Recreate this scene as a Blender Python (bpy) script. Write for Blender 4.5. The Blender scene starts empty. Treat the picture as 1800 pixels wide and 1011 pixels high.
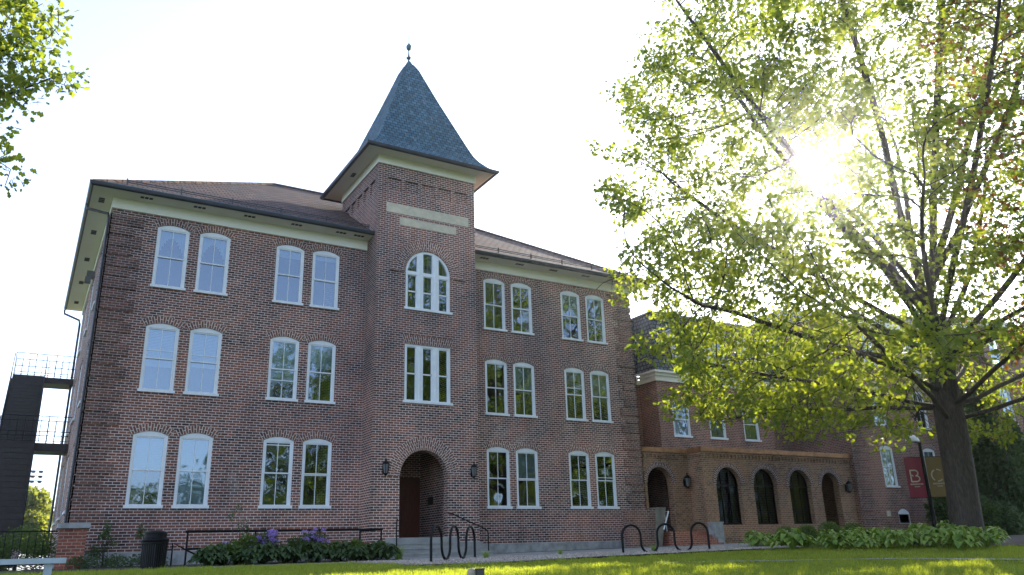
import bpy, math, random
import numpy as np
from mathutils import Vector, Matrix, noise
from mathutils.geometry import tessellate_polygon
from mathutils.kdtree import KDTree
PI = math.pi
rnd = random.Random(7)
NR = np.random.RandomState(11)
scn = bpy.context.scene
COL = scn.collection

# ------------------------------------------------------------ camera
CAM = Vector((-1.31, -28.0, -0.02))
YAW, PITCH, ROLL = math.radians(31.263), math.radians(18.570), math.radians(-1.830)
fw = Vector((math.sin(YAW)*math.cos(PITCH), math.cos(YAW)*math.cos(PITCH), math.sin(PITCH)))
r0 = Vector((math.cos(YAW), -math.sin(YAW), 0)); u0 = r0.cross(fw)
rt = math.cos(ROLL)*r0 + math.sin(ROLL)*u0
up = -math.sin(ROLL)*r0 + math.cos(ROLL)*u0
cd = bpy.data.cameras.new('camera'); cam = bpy.data.objects.new('camera', cd); COL.objects.link(cam)
cd.sensor_width = 36; cd.lens = 1401.69/1800*36; cd.clip_start = 0.1; cd.clip_end = 3000
M = Matrix((rt, up, -fw)).transposed().to_4x4(); M.translation = CAM
cam.matrix_world = M
scn.camera = cam

# ------------------------------------------------------------ sky, sun, exposure
SUN_AZ, SUN_EL = math.radians(54.9), math.radians(24.3)     # azimuth from +Y towards +X
w = bpy.data.worlds.new('World'); scn.world = w; w.use_nodes = True
nt = w.node_tree; bg = nt.nodes['Background']
sky = nt.nodes.new('ShaderNodeTexSky'); sky.sky_type = 'NISHITA'; sky.sun_disc = False
sky.sun_elevation = SUN_EL; sky.sun_rotation = SUN_AZ; sky.air_density = 1.0; sky.dust_density = 1.2; sky.ozone_density = 2.5
tn = nt.nodes.new('ShaderNodeMix'); tn.data_type = 'RGBA'; tn.blend_type = 'MULTIPLY'; tn.inputs[0].default_value = 1; tn.inputs[7].default_value = (0.88, 0.96, 1.13, 1)
hs = nt.nodes.new('ShaderNodeHueSaturation'); hs.inputs['Saturation'].default_value = 0.54; nt.links.new(sky.outputs[0], hs.inputs['Color'])
nt.links.new(hs.outputs[0], tn.inputs[6]); nt.links.new(tn.outputs[2], bg.inputs[0]); bg.inputs[1].default_value = 0.15
sl = bpy.data.lights.new('sun', 'SUN'); sl.energy = 5.0; sl.angle = math.radians(0.5); sl.color = (1, 0.90, 0.74)
so = bpy.data.objects.new('sun', sl); COL.objects.link(so)
sd = Vector((math.sin(SUN_AZ)*math.cos(SUN_EL), math.cos(SUN_AZ)*math.cos(SUN_EL), math.sin(SUN_EL)))
so.rotation_euler = sd.to_track_quat('Z', 'Y').to_euler(); so.location = (60, 40, 50)
vs = scn.view_settings; vs.view_transform = 'Standard'; vs.look = 'None'; vs.exposure = 1.5; vs.gamma = 1

# ------------------------------------------------------------ helpers
def tag(o, label=None, cat=None, group=None, kind=None):
    if label: o['label'] = label
    if cat: o['category'] = cat
    if group: o['group'] = group
    if kind: o['kind'] = kind
    return o
def empty(name, loc=(0, 0, 0), label=None, cat=None, group=None, rz=0):
    o = bpy.data.objects.new(name, None); COL.objects.link(o); o.location = loc; o.rotation_euler = (0, 0, rz)
    o.empty_display_size = 0.2
    return tag(o, label, cat, group)
def copy_tree(o, parent=None, loc=None, rz=None, sc=None, label=None):
    c = o.copy(); COL.objects.link(c); c.parent = parent
    if loc is not None: c.location = loc
    if rz is not None: c.rotation_euler = (0, 0, rz)
    if sc is not None: c.scale = sc if hasattr(sc, '__len__') else (sc, sc, sc)
    if label: c['label'] = label
    for ch in list(o.children): copy_tree(ch, c)
    return c

def new_mat(name):
    m = bpy.data.materials.new(name); m.use_nodes = True
    return m, m.node_tree, m.node_tree.nodes['Principled BSDF']
def N(nt, t, **kw):
    n = nt.nodes.new(t)
    for k, v in kw.items():
        if k in n.inputs.keys() if isinstance(k, str) else False: n.inputs[k].default_value = v
        else: setattr(n, k, v)
    return n
def mixc(nt, fac, a, b, mode='MIX'):
    n = nt.nodes.new('ShaderNodeMix'); n.data_type = 'RGBA'; n.blend_type = mode
    for s, v in ((n.inputs[0], fac), (n.inputs[6], a), (n.inputs[7], b)):
        if hasattr(v, 'is_linked') or hasattr(v, 'links'): nt.links.new(v, s)
        else: s.default_value = v if not isinstance(v, (tuple, list)) or len(v) == 4 else (*v, 1)
    return n.outputs[2]
def ramp(nt, src, stops):
    n = nt.nodes.new('ShaderNodeValToRGB'); nt.links.new(src, n.inputs[0])
    e = n.color_ramp.elements
    while len(e) < len(stops): e.new(0.5)
    for i, (p, c) in enumerate(stops):
        e[i].position = p; e[i].color = c if len(c) == 4 else (*c, 1)
    return n.outputs[0]
def noise_tex(nt, scale, detail=4, coord='Object', rough=0.6, dist=0.0, stretch=None):
    tc = nt.nodes.new('ShaderNodeTexCoord'); n = nt.nodes.new('ShaderNodeTexNoise')
    n.inputs['Scale'].default_value = scale; n.inputs['Detail'].default_value = detail
    n.inputs['Roughness'].default_value = rough; n.inputs['Distortion'].default_value = dist
    if stretch:
        mp = nt.nodes.new('ShaderNodeMapping'); mp.inputs['Scale'].default_value = stretch
        nt.links.new(tc.outputs[coord], mp.inputs[0]); nt.links.new(mp.outputs[0], n.inputs[0])
    else: nt.links.new(tc.outputs[coord], n.inputs[0])
    return n.outputs['Fac']
def bump(nt, p, h, strength=0.3, dist=0.01):
    b = nt.nodes.new('ShaderNodeBump'); b.inputs['Strength'].default_value = strength; b.inputs['Distance'].default_value = dist
    nt.links.new(h, b.inputs['Height']); nt.links.new(b.outputs[0], p.inputs['Normal'])
def simple(name, col, rough=0.6, var=0.15, scale=6, metal=0.0, bmp=0.0, col2=None, stretch=None, spec=0.5):
    m, nt, p = new_mat(name)
    f = noise_tex(nt, scale, 5, stretch=stretch)
    c2 = col2 or tuple(c*(1-var*2) for c in col)
    c = ramp(nt, f, [(0.3, c2), (0.7, col)])
    nt.links.new(c, p.inputs['Base Color']); p.inputs['Roughness'].default_value = rough; p.inputs['Metallic'].default_value = metal
    p.inputs['Specular IOR Level'].default_value = spec
    if bmp: bump(nt, p, f, bmp)
    return m
def brick_mat(name, c1, c2, mortar, red, bw=0.229, rh=0.0868, ms=0.0085, bias=0.0, dirt=(0.02, 0.016, 0.015), wash=0.5):
    m, nt, p = new_mat(name)
    uv = nt.nodes.new('ShaderNodeUVMap')
    def bt(a, b, mo, off=None):
        t = nt.nodes.new('ShaderNodeTexBrick'); t.offset = 0.5; t.squash = 1
        t.inputs['Scale'].default_value = 1; t.inputs['Brick Width'].default_value = bw; t.inputs['Row Height'].default_value = rh
        t.inputs['Mortar Size'].default_value = ms; t.inputs['Mortar Smooth'].default_value = 0.25; t.inputs['Bias'].default_value = bias
        t.inputs['Color1'].default_value = (*a, 1); t.inputs['Color2'].default_value = (*b, 1); t.inputs['Mortar'].default_value = (*mo, 1)
        nt.links.new(uv.outputs[0], t.inputs[0]); return t
    t1 = bt(c1, c2, mortar); t2 = bt(red, c1, mortar)
    big = noise_tex(nt, 0.45, 6, rough=0.65, dist=0.6)
    k = ramp(nt, big, [(0.42, (0, 0, 0)), (0.66, (1, 1, 1))])
    c = mixc(nt, k, t1.outputs[0], t2.outputs[0])
    # uneven weathering and streaks of soot in soft vertical patches
    n2 = noise_tex(nt, 0.9, 8, rough=0.7, stretch=(1.6, 1.6, 0.5))
    k2 = ramp(nt, n2, [(0.46, (0, 0, 0)), (0.75, (1, 1, 1))])
    mm = nt.nodes.new('ShaderNodeMath'); mm.operation = 'MULTIPLY'; mm.inputs[1].default_value = wash; nt.links.new(k2, mm.inputs[0])
    c = mixc(nt, mm.outputs[0], c, dirt)
    nl = noise_tex(nt, 0.33, 7, rough=0.7, dist=1.5); kl = ramp(nt, nl, [(0.60, (0, 0, 0)), (0.74, (0.32,)*3)]); c = mixc(nt, kl, c, tuple(v*0.8 for v in mortar))
    nb = noise_tex(nt, 0.16, 3); c = mixc(nt, 1.0, c, ramp(nt, nb, [(0.35, (0.70, 0.71, 0.76)), (0.65, (1.22, 1.16, 1.10))]), 'MULTIPLY')
    # fine per-brick mottling
    n3 = noise_tex(nt, 9, 6, rough=0.75)
    c = mixc(nt, 1.0, c, ramp(nt, n3, [(0.25, (0.62, 0.62, 0.66)), (0.75, (1.25, 1.2, 1.18))]), 'MULTIPLY')
    nt.links.new(c, p.inputs['Base Color']); p.inputs['Roughness'].default_value = 0.88
    p.inputs['Specular IOR Level'].default_value = 0.25
    bump(nt, p, t1.outputs['Fac'], -0.6, 0.012) if False else None
    b = nt.nodes.new('ShaderNodeBump'); b.invert = True; b.inputs['Strength'].default_value = 0.5; b.inputs['Distance'].default_value = 0.008
    nt.links.new(t1.outputs['Fac'], b.inputs['Height'])
    b2 = nt.nodes.new('ShaderNodeBump'); b2.inputs['Strength'].default_value = 0.5; b2.inputs['Distance'].default_value = 0.006
    nt.links.new(n3, b2.inputs['Height']); nt.links.new(b.outputs[0], b2.inputs['Normal']); nt.links.new(b2.outputs[0], p.inputs['Normal'])
    return m
def shingle_mat(name, c1, c2, gap, bw=0.25, rh=0.16, patch=None, patch_amt=0.6, streak=None):
    m, nt, p = new_mat(name)
    uv = nt.nodes.new('ShaderNodeUVMap')
    t = nt.nodes.new('ShaderNodeTexBrick'); t.offset = 0.5
    for k, v in (('Scale', 1), ('Brick Width', bw), ('Row Height', rh), ('Mortar Size', 0.011), ('Mortar Smooth', 0.5), ('Bias', 0.0)): t.inputs[k].default_value = v
    t.inputs['Mortar Size'].default_value = 0.018 if rh < 0.21 else 0.035; t.inputs['Color1'].default_value = (*c1, 1); t.inputs['Color2'].default_value = (*c2, 1); t.inputs['Mortar'].default_value = (*gap, 1)
    nt.links.new(uv.outputs[0], t.inputs[0]); c = t.outputs[0]
    if patch:
        f = noise_tex(nt, 0.8, 9, rough=0.75, dist=1.0)
        k = ramp(nt, f, [(0.45, (0, 0, 0)), (0.7, (patch_amt,)*3)])
        c = mixc(nt, k, c, patch)
    if streak:
        f = noise_tex(nt, 1.3, 8, rough=0.8, stretch=(3.0, 3.0, 0.25))
        k = ramp(nt, f, [(0.56, (0, 0, 0)), (0.72, (0.7,)*3)]); c = mixc(nt, k, c, streak)
    n3 = noise_tex(nt, 14, 4)
    c = mixc(nt, 1.0, c, ramp(nt, n3, [(0.3, (0.7,)*3), (0.7, (1.2,)*3)]), 'MULTIPLY')
    nt.links.new(c, p.inputs['Base Color']); p.inputs['Roughness'].default_value = 0.85; p.inputs['Specular IOR Level'].default_value = 0.2
    b = nt.nodes.new('ShaderNodeBump'); b.invert = True; b.inputs['Strength'].default_value = 0.5; b.inputs['Distance'].default_value = 0.012
    nt.links.new(t.outputs['Fac'], b.inputs['Height']); nt.links.new(b.outputs[0], p.inputs['Normal'])
    return m
def leaf_mat(name, ca, cb, trans=0.5, tcol=None, scale=0.6, rough=0.5):
    m, nt, p = new_mat(name)
    out = nt.nodes['Material Output']
    f = noise_tex(nt, scale, 3)
    geo = nt.nodes.new('ShaderNodeNewGeometry')
    ad = nt.nodes.new('ShaderNodeMath'); ad.operation = 'MULTIPLY_ADD'; ad.inputs[1].default_value = 0.5
    nt.links.new(geo.outputs['Random Per Island'], ad.inputs[0])
    md = nt.nodes.new('ShaderNodeMath'); md.operation = 'MULTIPLY'; md.inputs[1].default_value = 0.6; nt.links.new(f, md.inputs[0])
    nt.links.new(md.outputs[0], ad.inputs[2])
    c = ramp(nt, ad.outputs[0], [(0.15, ca), (0.85, cb)])
    nt.links.new(c, p.inputs['Base Color']); p.inputs['Roughness'].default_value = rough
    p.inputs['Specular IOR Level'].default_value = 0.3
    tr = nt.nodes.new('ShaderNodeBsdfTranslucent')
    tc = mixc(nt, 1.0, c, tcol or (2.6, 2.2, 0.7), 'MULTIPLY')
    nt.links.new(tc, tr.inputs[0])
    mx = nt.nodes.new('ShaderNodeMixShader'); mx.inputs[0].default_value = trans
    nt.links.new(p.outputs[0], mx.inputs[1]); nt.links.new(tr.outputs[0], mx.inputs[2]); nt.links.new(mx.outputs[0], out.inputs[0])
    return m
def glass_mat(name, tint=(0.55, 0.7, 0.75), ior=1.9, add=0.06):
    m, nt, p = new_mat(name); out = nt.nodes['Material Output']
    tr = nt.nodes.new('ShaderNodeBsdfTransparent'); tr.inputs[0].default_value = (*tint, 1)
    gl = nt.nodes.new('ShaderNodeBsdfGlossy'); gl.inputs['Roughness'].default_value = 0.015; gl.inputs[0].default_value = (0.66, 0.83, 1, 1)
    f = noise_tex(nt, 1.1, 2); b = nt.nodes.new('ShaderNodeBump'); b.inputs['Strength'].default_value = 0.12; b.inputs['Distance'].default_value = 0.05
    nt.links.new(f, b.inputs['Height']); nt.links.new(b.outputs[0], gl.inputs['Normal'])
    fr = nt.nodes.new('ShaderNodeFresnel'); fr.inputs[0].default_value = ior
    a = nt.nodes.new('ShaderNodeMath'); a.operation = 'ADD'; a.inputs[1].default_value = add; a.use_clamp = True; nt.links.new(fr.outputs[0], a.inputs[0])
    mx = nt.nodes.new('ShaderNodeMixShader'); nt.links.new(a.outputs[0], mx.inputs[0]); nt.links.new(tr.outputs[0], mx.inputs[1]); nt.links.new(gl.outputs[0], mx.inputs[2])
    nt.links.new(mx.outputs[0], out.inputs[0]); return m

MT = {}
MT['brick'] = brick_mat('old_brick', (0.25, 0.112, 0.08), (0.052, 0.038, 0.040), (0.76, 0.71, 0.66), (0.32, 0.13, 0.082), bias=0.0, wash=0.35, ms=0.0098)
MT['brick_quoin'] = brick_mat('quoin_brick', (0.22, 0.11, 0.08), (0.05, 0.038, 0.04), (0.52, 0.47, 0.43), (0.26, 0.11, 0.08))
MT['brick_arch'] = brick_mat('arch_brick', (0.24, 0.12, 0.085), (0.09, 0.06, 0.06), (0.75, 0.70, 0.65), (0.27, 0.12, 0.08), wash=0.2, ms=0.010)
MT['brick_tan'] = brick_mat('porch_brick', (0.44, 0.25, 0.14), (0.17, 0.10, 0.065), (0.58, 0.50, 0.38), (0.42, 0.22, 0.12), wash=0.3)
MT['brick_pier'] = brick_mat('pier_brick', (0.36, 0.12, 0.08), (0.17, 0.065, 0.05), (0.45, 0.37, 0.28), (0.38, 0.13, 0.08), wash=0.1)
MT['brick_annex'] = brick_mat('annex_brick', (0.30, 0.145, 0.10), (0.10, 0.062, 0.052), (0.58, 0.51, 0.45), (0.32, 0.145, 0.095), wash=0.4)
MT['stone'] = simple('grey_stone', (0.42, 0.43, 0.43), 0.9, col2=(0.20, 0.21, 0.21), scale=3.5, bmp=0.5)
MT['limestone'] = simple('pale_limestone', (0.68, 0.59, 0.44), 0.9, col2=(0.46, 0.43, 0.34), scale=4, bmp=0.3)
MT['concrete'] = simple('concrete', (0.36, 0.36, 0.35), 0.9, col2=(0.22, 0.22, 0.21), scale=2.0, bmp=0.2)
MT['cream'] = simple('cream_paint', (0.86, 0.86, 0.80), 0.55, col2=(0.84, 0.82, 0.66), scale=1.2)
MT['soffit'] = simple('soffit_paint', (0.80, 0.76, 0.70), 0.6, col2=(0.76, 0.70, 0.60), scale=1.2)
MT['white'] = simple('white_paint', (0.80, 0.84, 0.87), 0.45, var=0.05, scale=5)
MT['gutter'] = simple('dark_gutter', (0.030, 0.035, 0.045), 0.4, col2=(0.02, 0.024, 0.03), scale=3)
MT['vent'] = simple('vent_dark', (0.06, 0.05, 0.045), 0.8)
MT['shingle'] = shingle_mat('brown_shingles', (0.20, 0.115, 0.085), (0.10, 0.066, 0.055), (0.012, 0.010, 0.010), bw=0.32, rh=0.26, patch=(0.07, 0.075, 0.085), patch_amt=0.75, streak=(0.05, 0.05, 0.055))
MT['slate'] = shingle_mat('blue_slate', (0.095, 0.20, 0.27), (0.05, 0.11, 0.155), (0.012, 0.02, 0.028), bw=0.22, rh=0.17, patch=(0.05, 0.065, 0.05), streak=(0.32, 0.42, 0.46))
MT['slate_m'] = shingle_mat('mansard_slate', (0.17, 0.21, 0.25), (0.095, 0.12, 0.145), (0.015, 0.016, 0.02), bw=0.25, rh=0.22, patch=(0.05, 0.055, 0.05), streak=(0.20, 0.23, 0.22))
MT['verdigris'] = simple('finial_copper', (0.10, 0.17, 0.17), 0.5, metal=0.3, col2=(0.05, 0.09, 0.10), scale=12)
MT['copper'] = simple('copper_flashing', (0.50, 0.27, 0.13), 0.5, metal=0.5, col2=(0.24, 0.11, 0.05), scale=2.5)
MT['iron'] = simple('black_iron', (0.005, 0.0055, 0.0065), 0.5, spec=0.2, col2=(0.003, 0.0035, 0.004), scale=8)
MT['steel_brown'] = simple('dark_steel', (0.035, 0.026, 0.022), 0.6, col2=(0.02, 0.016, 0.014), scale=5)
MT['door'] = simple('varnished_oak', (0.12, 0.034, 0.014), 0.4, col2=(0.06, 0.018, 0.009), scale=3, stretch=(8, 8, 1))
MT['glass'] = glass_mat('window_glass', ior=1.8, add=0.17)
MT['glass_dark'] = glass_mat('porch_glass', (0.2, 0.25, 0.25), ior=1.45, add=0.01)
MT['blind'] = simple('blind_fabric', (0.72, 0.75, 0.78), 0.8, var=0.05)
MT['curtain'] = simple('curtain_fabric', (0.36, 0.38, 0.36), 0.9, var=0.2, scale=5, stretch=(12, 12, 0.4))
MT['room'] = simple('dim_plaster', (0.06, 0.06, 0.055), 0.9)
MT['lantern_glass'] = simple('lantern_glass', (0.16, 0.17, 0.18), 0.15)
MT['bark'] = simple('bark', (0.085, 0.066, 0.05), 0.9, col2=(0.012, 0.010, 0.008), scale=7, bmp=1.0, stretch=(4, 4, 0.7))
MT['leaf'] = leaf_mat('oak_leaf', (0.055, 0.105, 0.027), (0.15, 0.19, 0.036), 0.55, tcol=(3.1, 2.65, 0.7))
MT['leaf_flare'] = leaf_mat('flare_leaf', (0.12, 0.06, 0.025), (0.16, 0.11, 0.03), 0.5, tcol=(2.0, 1.3, 0.7))  # reddish leaf tone, partly sun flare put into the colour
MT['leaf_far'] = leaf_mat('far_leaf', (0.06, 0.09, 0.03), (0.14, 0.17, 0.05), 0.5)
MT['leaf_dark'] = leaf_mat('dark_leaf', (0.03, 0.06, 0.026), (0.08, 0.13, 0.045), 0.25)
MT['hosta'] = leaf_mat('hosta_leaf', (0.13, 0.24, 0.06), (0.32, 0.42, 0.10), 0.3, tcol=(1.6, 1.6, 0.6))
MT['box'] = leaf_mat('boxwood_leaf', (0.045, 0.09, 0.025), (0.11, 0.17, 0.04), 0.25)
MT['grass'] = leaf_mat('grass_blade', (0.12, 0.18, 0.036), (0.28, 0.32, 0.065), 0.55, tcol=(2.2, 2.05, 0.65))
MT['lilac'] = leaf_mat('lilac_blossom', (0.33, 0.21, 0.55), (0.55, 0.40, 0.78), 0.3, tcol=(1.1, 1, 1.2))
MT['pinkf'] = leaf_mat('pale_pink_blossom', (0.5, 0.35, 0.38), (0.6, 0.5, 0.5), 0.3, tcol=(1, 1, 1))
MT['orangef'] = leaf_mat('orange_blossom', (0.6, 0.2, 0.02), (0.7, 0.3, 0.03), 0.3, tcol=(1, 1, 1))
MT['turf'] = simple('turf_soil', (0.09, 0.125, 0.035), 0.95, col2=(0.05, 0.07, 0.025), scale=2.5, bmp=0.3)
MT['mulch'] = simple('mulch', (0.075, 0.05, 0.036), 0.95, col2=(0.025, 0.018, 0.013), scale=14, bmp=1.0)
MT['gravel'] = simple('gravel', (0.42, 0.37, 0.32), 0.9, col2=(0.13, 0.11, 0.10), scale=30, bmp=1.0)
MT['stones'] = leaf_mat('gravel_stone', (0.16, 0.135, 0.12), (0.50, 0.43, 0.37), 0.0)
MT['cap_stone'] = simple('weathered_coping', (0.24, 0.22, 0.18), 0.9, col2=(0.13, 0.12, 0.10), scale=4, bmp=0.4)
MT['maroon'] = simple('maroon_vinyl', (0.24, 0.018, 0.045), 0.5, var=0.05)
MT['gold'] = simple('gold_vinyl', (0.20, 0.125, 0.035), 0.5, var=0.05)
MT['banner_ink'] = simple('banner_cream', (0.62, 0.55, 0.42), 0.6, var=0.02)
MT['dome'] = simple('white_dome', (0.85, 0.85, 0.82), 0.3, var=0.02)
MT['bench'] = simple('pale_blue_paint', (0.42, 0.50, 0.54), 0.6, var=0.1)
MT['tanstone'] = simple('tan_plastic', (0.42, 0.36, 0.27), 0.7)
MT['darkbox'] = simple('dark_housing', (0.06, 0.06, 0.058), 0.5)
MT['plaque'] = simple('bronze_plaque', (0.04, 0.03, 0.025), 0.4, metal=0.4)

class MB:
    """Collects faces with UVs in metres; build() links them as ONE mesh object."""
    def __init__(s, X=None): s.v = []; s.f = []; s.uv = []; s.mi = []; s.X = X; s.cur = 0; s.sm = []
    def face(s, pts, uv=None, mat=None, smooth=False):
        i = len(s.v)
        for p in pts: s.v.append(tuple(s.X @ Vector(p)) if s.X else tuple(p))
        s.f.append(tuple(range(i, i+len(pts)))); s.uv.append(uv); s.mi.append(s.cur if mat is None else mat); s.sm.append(smooth)
    def box(s, x0, x1, y0, y1, z0, z1, mat=None, skip=''):
        F = {'-y': [(x0,y0,z0),(x1,y0,z0),(x1,y0,z1),(x0,y0,z1)], '+y': [(x1,y1,z0),(x0,y1,z0),(x0,y1,z1),(x1,y1,z1)],
             '-x': [(x0,y1,z0),(x0,y0,z0),(x0,y0,z1),(x0,y1,z1)], '+x': [(x1,y0,z0),(x1,y1,z0),(x1,y1,z1),(x1,y0,z1)],
             '+z': [(x0,y0,z1),(x1,y0,z1),(x1,y1,z1),(x0,y1,z1)], '-z': [(x0,y1,z0),(x1,y1,z0),(x1,y0,z0),(x0,y0,z0)]}
        for k, p in F.items():
            if k not in skip.split(): s.face(p, mat=mat)
    def tube(s, pts, r, n=8, caps=True, smooth=True, mat=None):
        pts = [Vector(p) for p in pts]; rs = r if hasattr(r, '__len__') else [r]*len(pts)
        T = [(pts[min(i+1, len(pts)-1)]-pts[max(i-1, 0)]).normalized() for i in range(len(pts))]
        a = Vector((0, 0, 1)) if abs(T[0].z) < 0.9 else Vector((1, 0, 0))
        nrm = (a - T[0]*a.dot(T[0])).normalized(); rings = []
        for i, p in enumerate(pts):
            nrm = (nrm - T[i]*nrm.dot(T[i])).normalized(); b = T[i].cross(nrm)
            rings.append([p + rs[i]*(math.cos(2*PI*k/n)*nrm + math.sin(2*PI*k/n)*b) for k in range(n)])
        for i in range(len(pts)-1):
            for k in range(n):
                k2 = (k+1) % n
                s.face([rings[i][k], rings[i][k2], rings[i+1][k2], rings[i+1][k]], smooth=smooth, mat=mat)
        if caps: s.face(rings[0][::-1], mat=mat); s.face(rings[-1], mat=mat)
    def lathe(s, prof, c=(0, 0, 0), n=20, smooth=True, mat=None):
        for (r1, z1), (r2, z2) in zip(prof, prof[1:]):
            for k in range(n):
                a, b = 2*PI*k/n, 2*PI*(k+1)/n
                P = [(c[0]+r1*math.cos(a), c[1]+r1*math.sin(a), c[2]+z1), (c[0]+r1*math.cos(b), c[1]+r1*math.sin(b), c[2]+z1),
                     (c[0]+r2*math.cos(b), c[1]+r2*math.sin(b), c[2]+z2), (c[0]+r2*math.cos(a), c[1]+r2*math.sin(a), c[2]+z2)]
                if r1 < 1e-5: P = [P[0], P[2], P[3]]
                elif r2 < 1e-5: P = P[:3]
                s.face(P, smooth=smooth, mat=mat)
    def poly(s, outer, holes=(), d=0.0, uvo=(0, 0), mat=None, axis='front'):
        """Polygon with holes in the local (u, z) plane at depth d (local y)."""
        loops = [[Vector((a, b, 0)) for a, b in L] for L in (outer, *holes)]
        flat = [p for L in loops for p in L]
        for t in tessellate_polygon(loops):
            P = [flat[i] for i in t]
            if (P[1]-P[0]).cross(P[2]-P[0]).z < 0: P = P[::-1]
            s.face([(p.x, d, p.y) for p in P], uv=[(p.x+uvo[0], p.y+uvo[1]) for p in P], mat=mat)
    def rim(s, loop, d0, d1, inward=True, mat=None, closed=True):
        n = len(loop)
        for i in range(n if closed else n-1):
            a, b = loop[i], loop[(i+1) % n]
            s.face([(a[0], d0, a[1]), (b[0], d0, b[1]), (b[0], d1, b[1]), (a[0], d1, a[1])], mat=mat)
    def build(s, name, mat, parent=None):
        me = bpy.data.meshes.new(name); me.from_pydata(s.v, [], s.f)
        for m in (mat if isinstance(mat, (list, tuple)) else [mat]): me.materials.append(MT[m] if isinstance(m, str) else m)
        uvl = me.uv_layers.new(name='UVMap'); k = 0; buf = []
        for fi, f in enumerate(s.f):
            u = s.uv[fi]
            if u is None:
                P = [Vector(s.v[i]) for i in f]; nn = Vector((0, 0, 0))
                for i in range(len(P)): nn += P[i].cross(P[(i+1) % len(P)])
                if len(P) and nn.length > 1e-12: nn.normalize()
                ax, ay, az = abs(nn.x), abs(nn.y), abs(nn.z)
                if az > 0.8: u = [(p.x, p.y) for p in P]
                elif ax > ay: u = [(p.y, p.z) for p in P]
                else: u = [(p.x, p.z) for p in P]
            for a in u: buf.extend(a)
        uvl.data.foreach_set('uv', buf)
        me.polygons.foreach_set('material_index', s.mi); me.polygons.foreach_set('use_smooth', s.sm)
        me.update(); me.validate()
        o = bpy.data.objects.new(name, me); COL.objects.link(o)
        if parent: o.parent = parent
        return o
def np_mesh(name, V, F, mat, parent=None, smooth=False, mi=None):
    """V (n,3) array, F (m,k) array of equal-size faces."""
    me = bpy.data.meshes.new(name); F = np.asarray(F, np.int32); k = F.shape[1]
    me.vertices.add(len(V)); me.vertices.foreach_set('co', np.asarray(V, np.float32).ravel())
    me.loops.add(F.size); me.loops.foreach_set('vertex_index', F.ravel())
    me.polygons.add(len(F)); me.polygons.foreach_set('loop_start', np.arange(0, F.size, k, dtype=np.int32))
    try: me.polygons.foreach_set('loop_total', np.full(len(F), k, dtype=np.int32))
    except Exception: pass
    for m in (mat if isinstance(mat, (list, tuple)) else [mat]): me.materials.append(MT[m])
    if mi is not None: me.polygons.foreach_set('material_index', np.asarray(mi, np.int32))
    me.polygons.foreach_set('use_smooth', np.full(len(F), smooth)); me.update(calc_edges=True)
    o = bpy.data.objects.new(name, me); COL.objects.link(o)
    if parent: o.parent = parent
    return o
def arch_pts(x0, x1, zs, rise, n=12):
    """points from (x1,zs) over to (x0,zs) on a circular segment of the given rise"""
    wd = x1-x0; R = (wd*wd/4+rise*rise)/(2*rise); cx, cz = (x0+x1)/2, zs+rise-R
    a1 = math.atan2(zs-cz, x1-cx); a0 = math.atan2(zs-cz, x0-cx)
    if a0 < a1: a0 += 2*PI
    return [(cx+R*math.cos(a1+(a0-a1)*i/n), cz+R*math.sin(a1+(a0-a1)*i/n)) for i in range(n+1)]
def hole(x0, x1, z0, zs, rise, n=12):
    if rise <= 0: return [(x0, z0), (x1, z0), (x1, zs), (x0, zs)]
    return [(x0, z0), (x1, z0)] + arch_pts(x0, x1, zs, rise, n)
def arch_ring(mb, x0, x1, zs, rise, th, ext=0.0, d=0.02, n=16, drop=0.0, rings=1):
    """brick voussoir ring above an opening: radial bricks, UV = (radius, arc length)"""
    P = arch_pts(x0, x1, zs, rise, n); wd = x1-x0; R = (wd*wd/4+rise*rise)/(2*rise); cx, cz = (x0+x1)/2, zs+rise-R
    def out(p, t):
        v = Vector((p[0]-cx, p[1]-cz)); v.normalize(); return (p[0]+v.x*t, p[1]+v.y*t)
    if ext > 0:     # run the ring a little past the springing line
        for side in (0, 1):
            q = P[0] if side == 0 else P[-1]; a = math.atan2(q[1]-cz, q[0]-cx); a += (-1 if side == 0 else 1)*ext/R
            e = (cx+R*math.cos(a), cz+R*math.sin(a)); P = [e]+P if side == 0 else P+[e]
    s = 0
    for i in range(len(P)-1):
        a, b = P[i], P[i+1]; L = (R+th/2)*2*math.asin(min(1, math.dist(a, b)/2/R)); A, B = out(a, th), out(b, th)
        mb.face([(a[0], -d, a[1]), (A[0], -d, A[1]), (B[0], -d, B[1]), (b[0], -d, b[1])], uv=[(0, s), (th, s), (th, s+L), (0, s+L)])
        mb.face([(A[0], -d, A[1]), (A[0], 0, A[1]), (B[0], 0, B[1]), (B[0], -d, B[1])])
        mb.face([(a[0], -d, a[1]), (b[0], -d, b[1]), (b[0], 0, b[1]), (a[0], 0, a[1])])
        s += L
    for q in (P[0], P[-1]):
        Q = out(q, th); mb.face([(q[0], -d, q[1]), (Q[0], -d, Q[1]), (Q[0], 0, Q[1]), (q[0], 0, q[1])])

# local wall frames: u along the wall, +y into the building, z up
def front(Y, X0=0): return Matrix.Translation((X0, Y, 0))
def leftface(X, Y1): return Matrix.Translation((X, Y1, 0)) @ Matrix.Rotation(-PI/2, 4, 'Z')    # u runs towards -Y (viewer)

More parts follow.
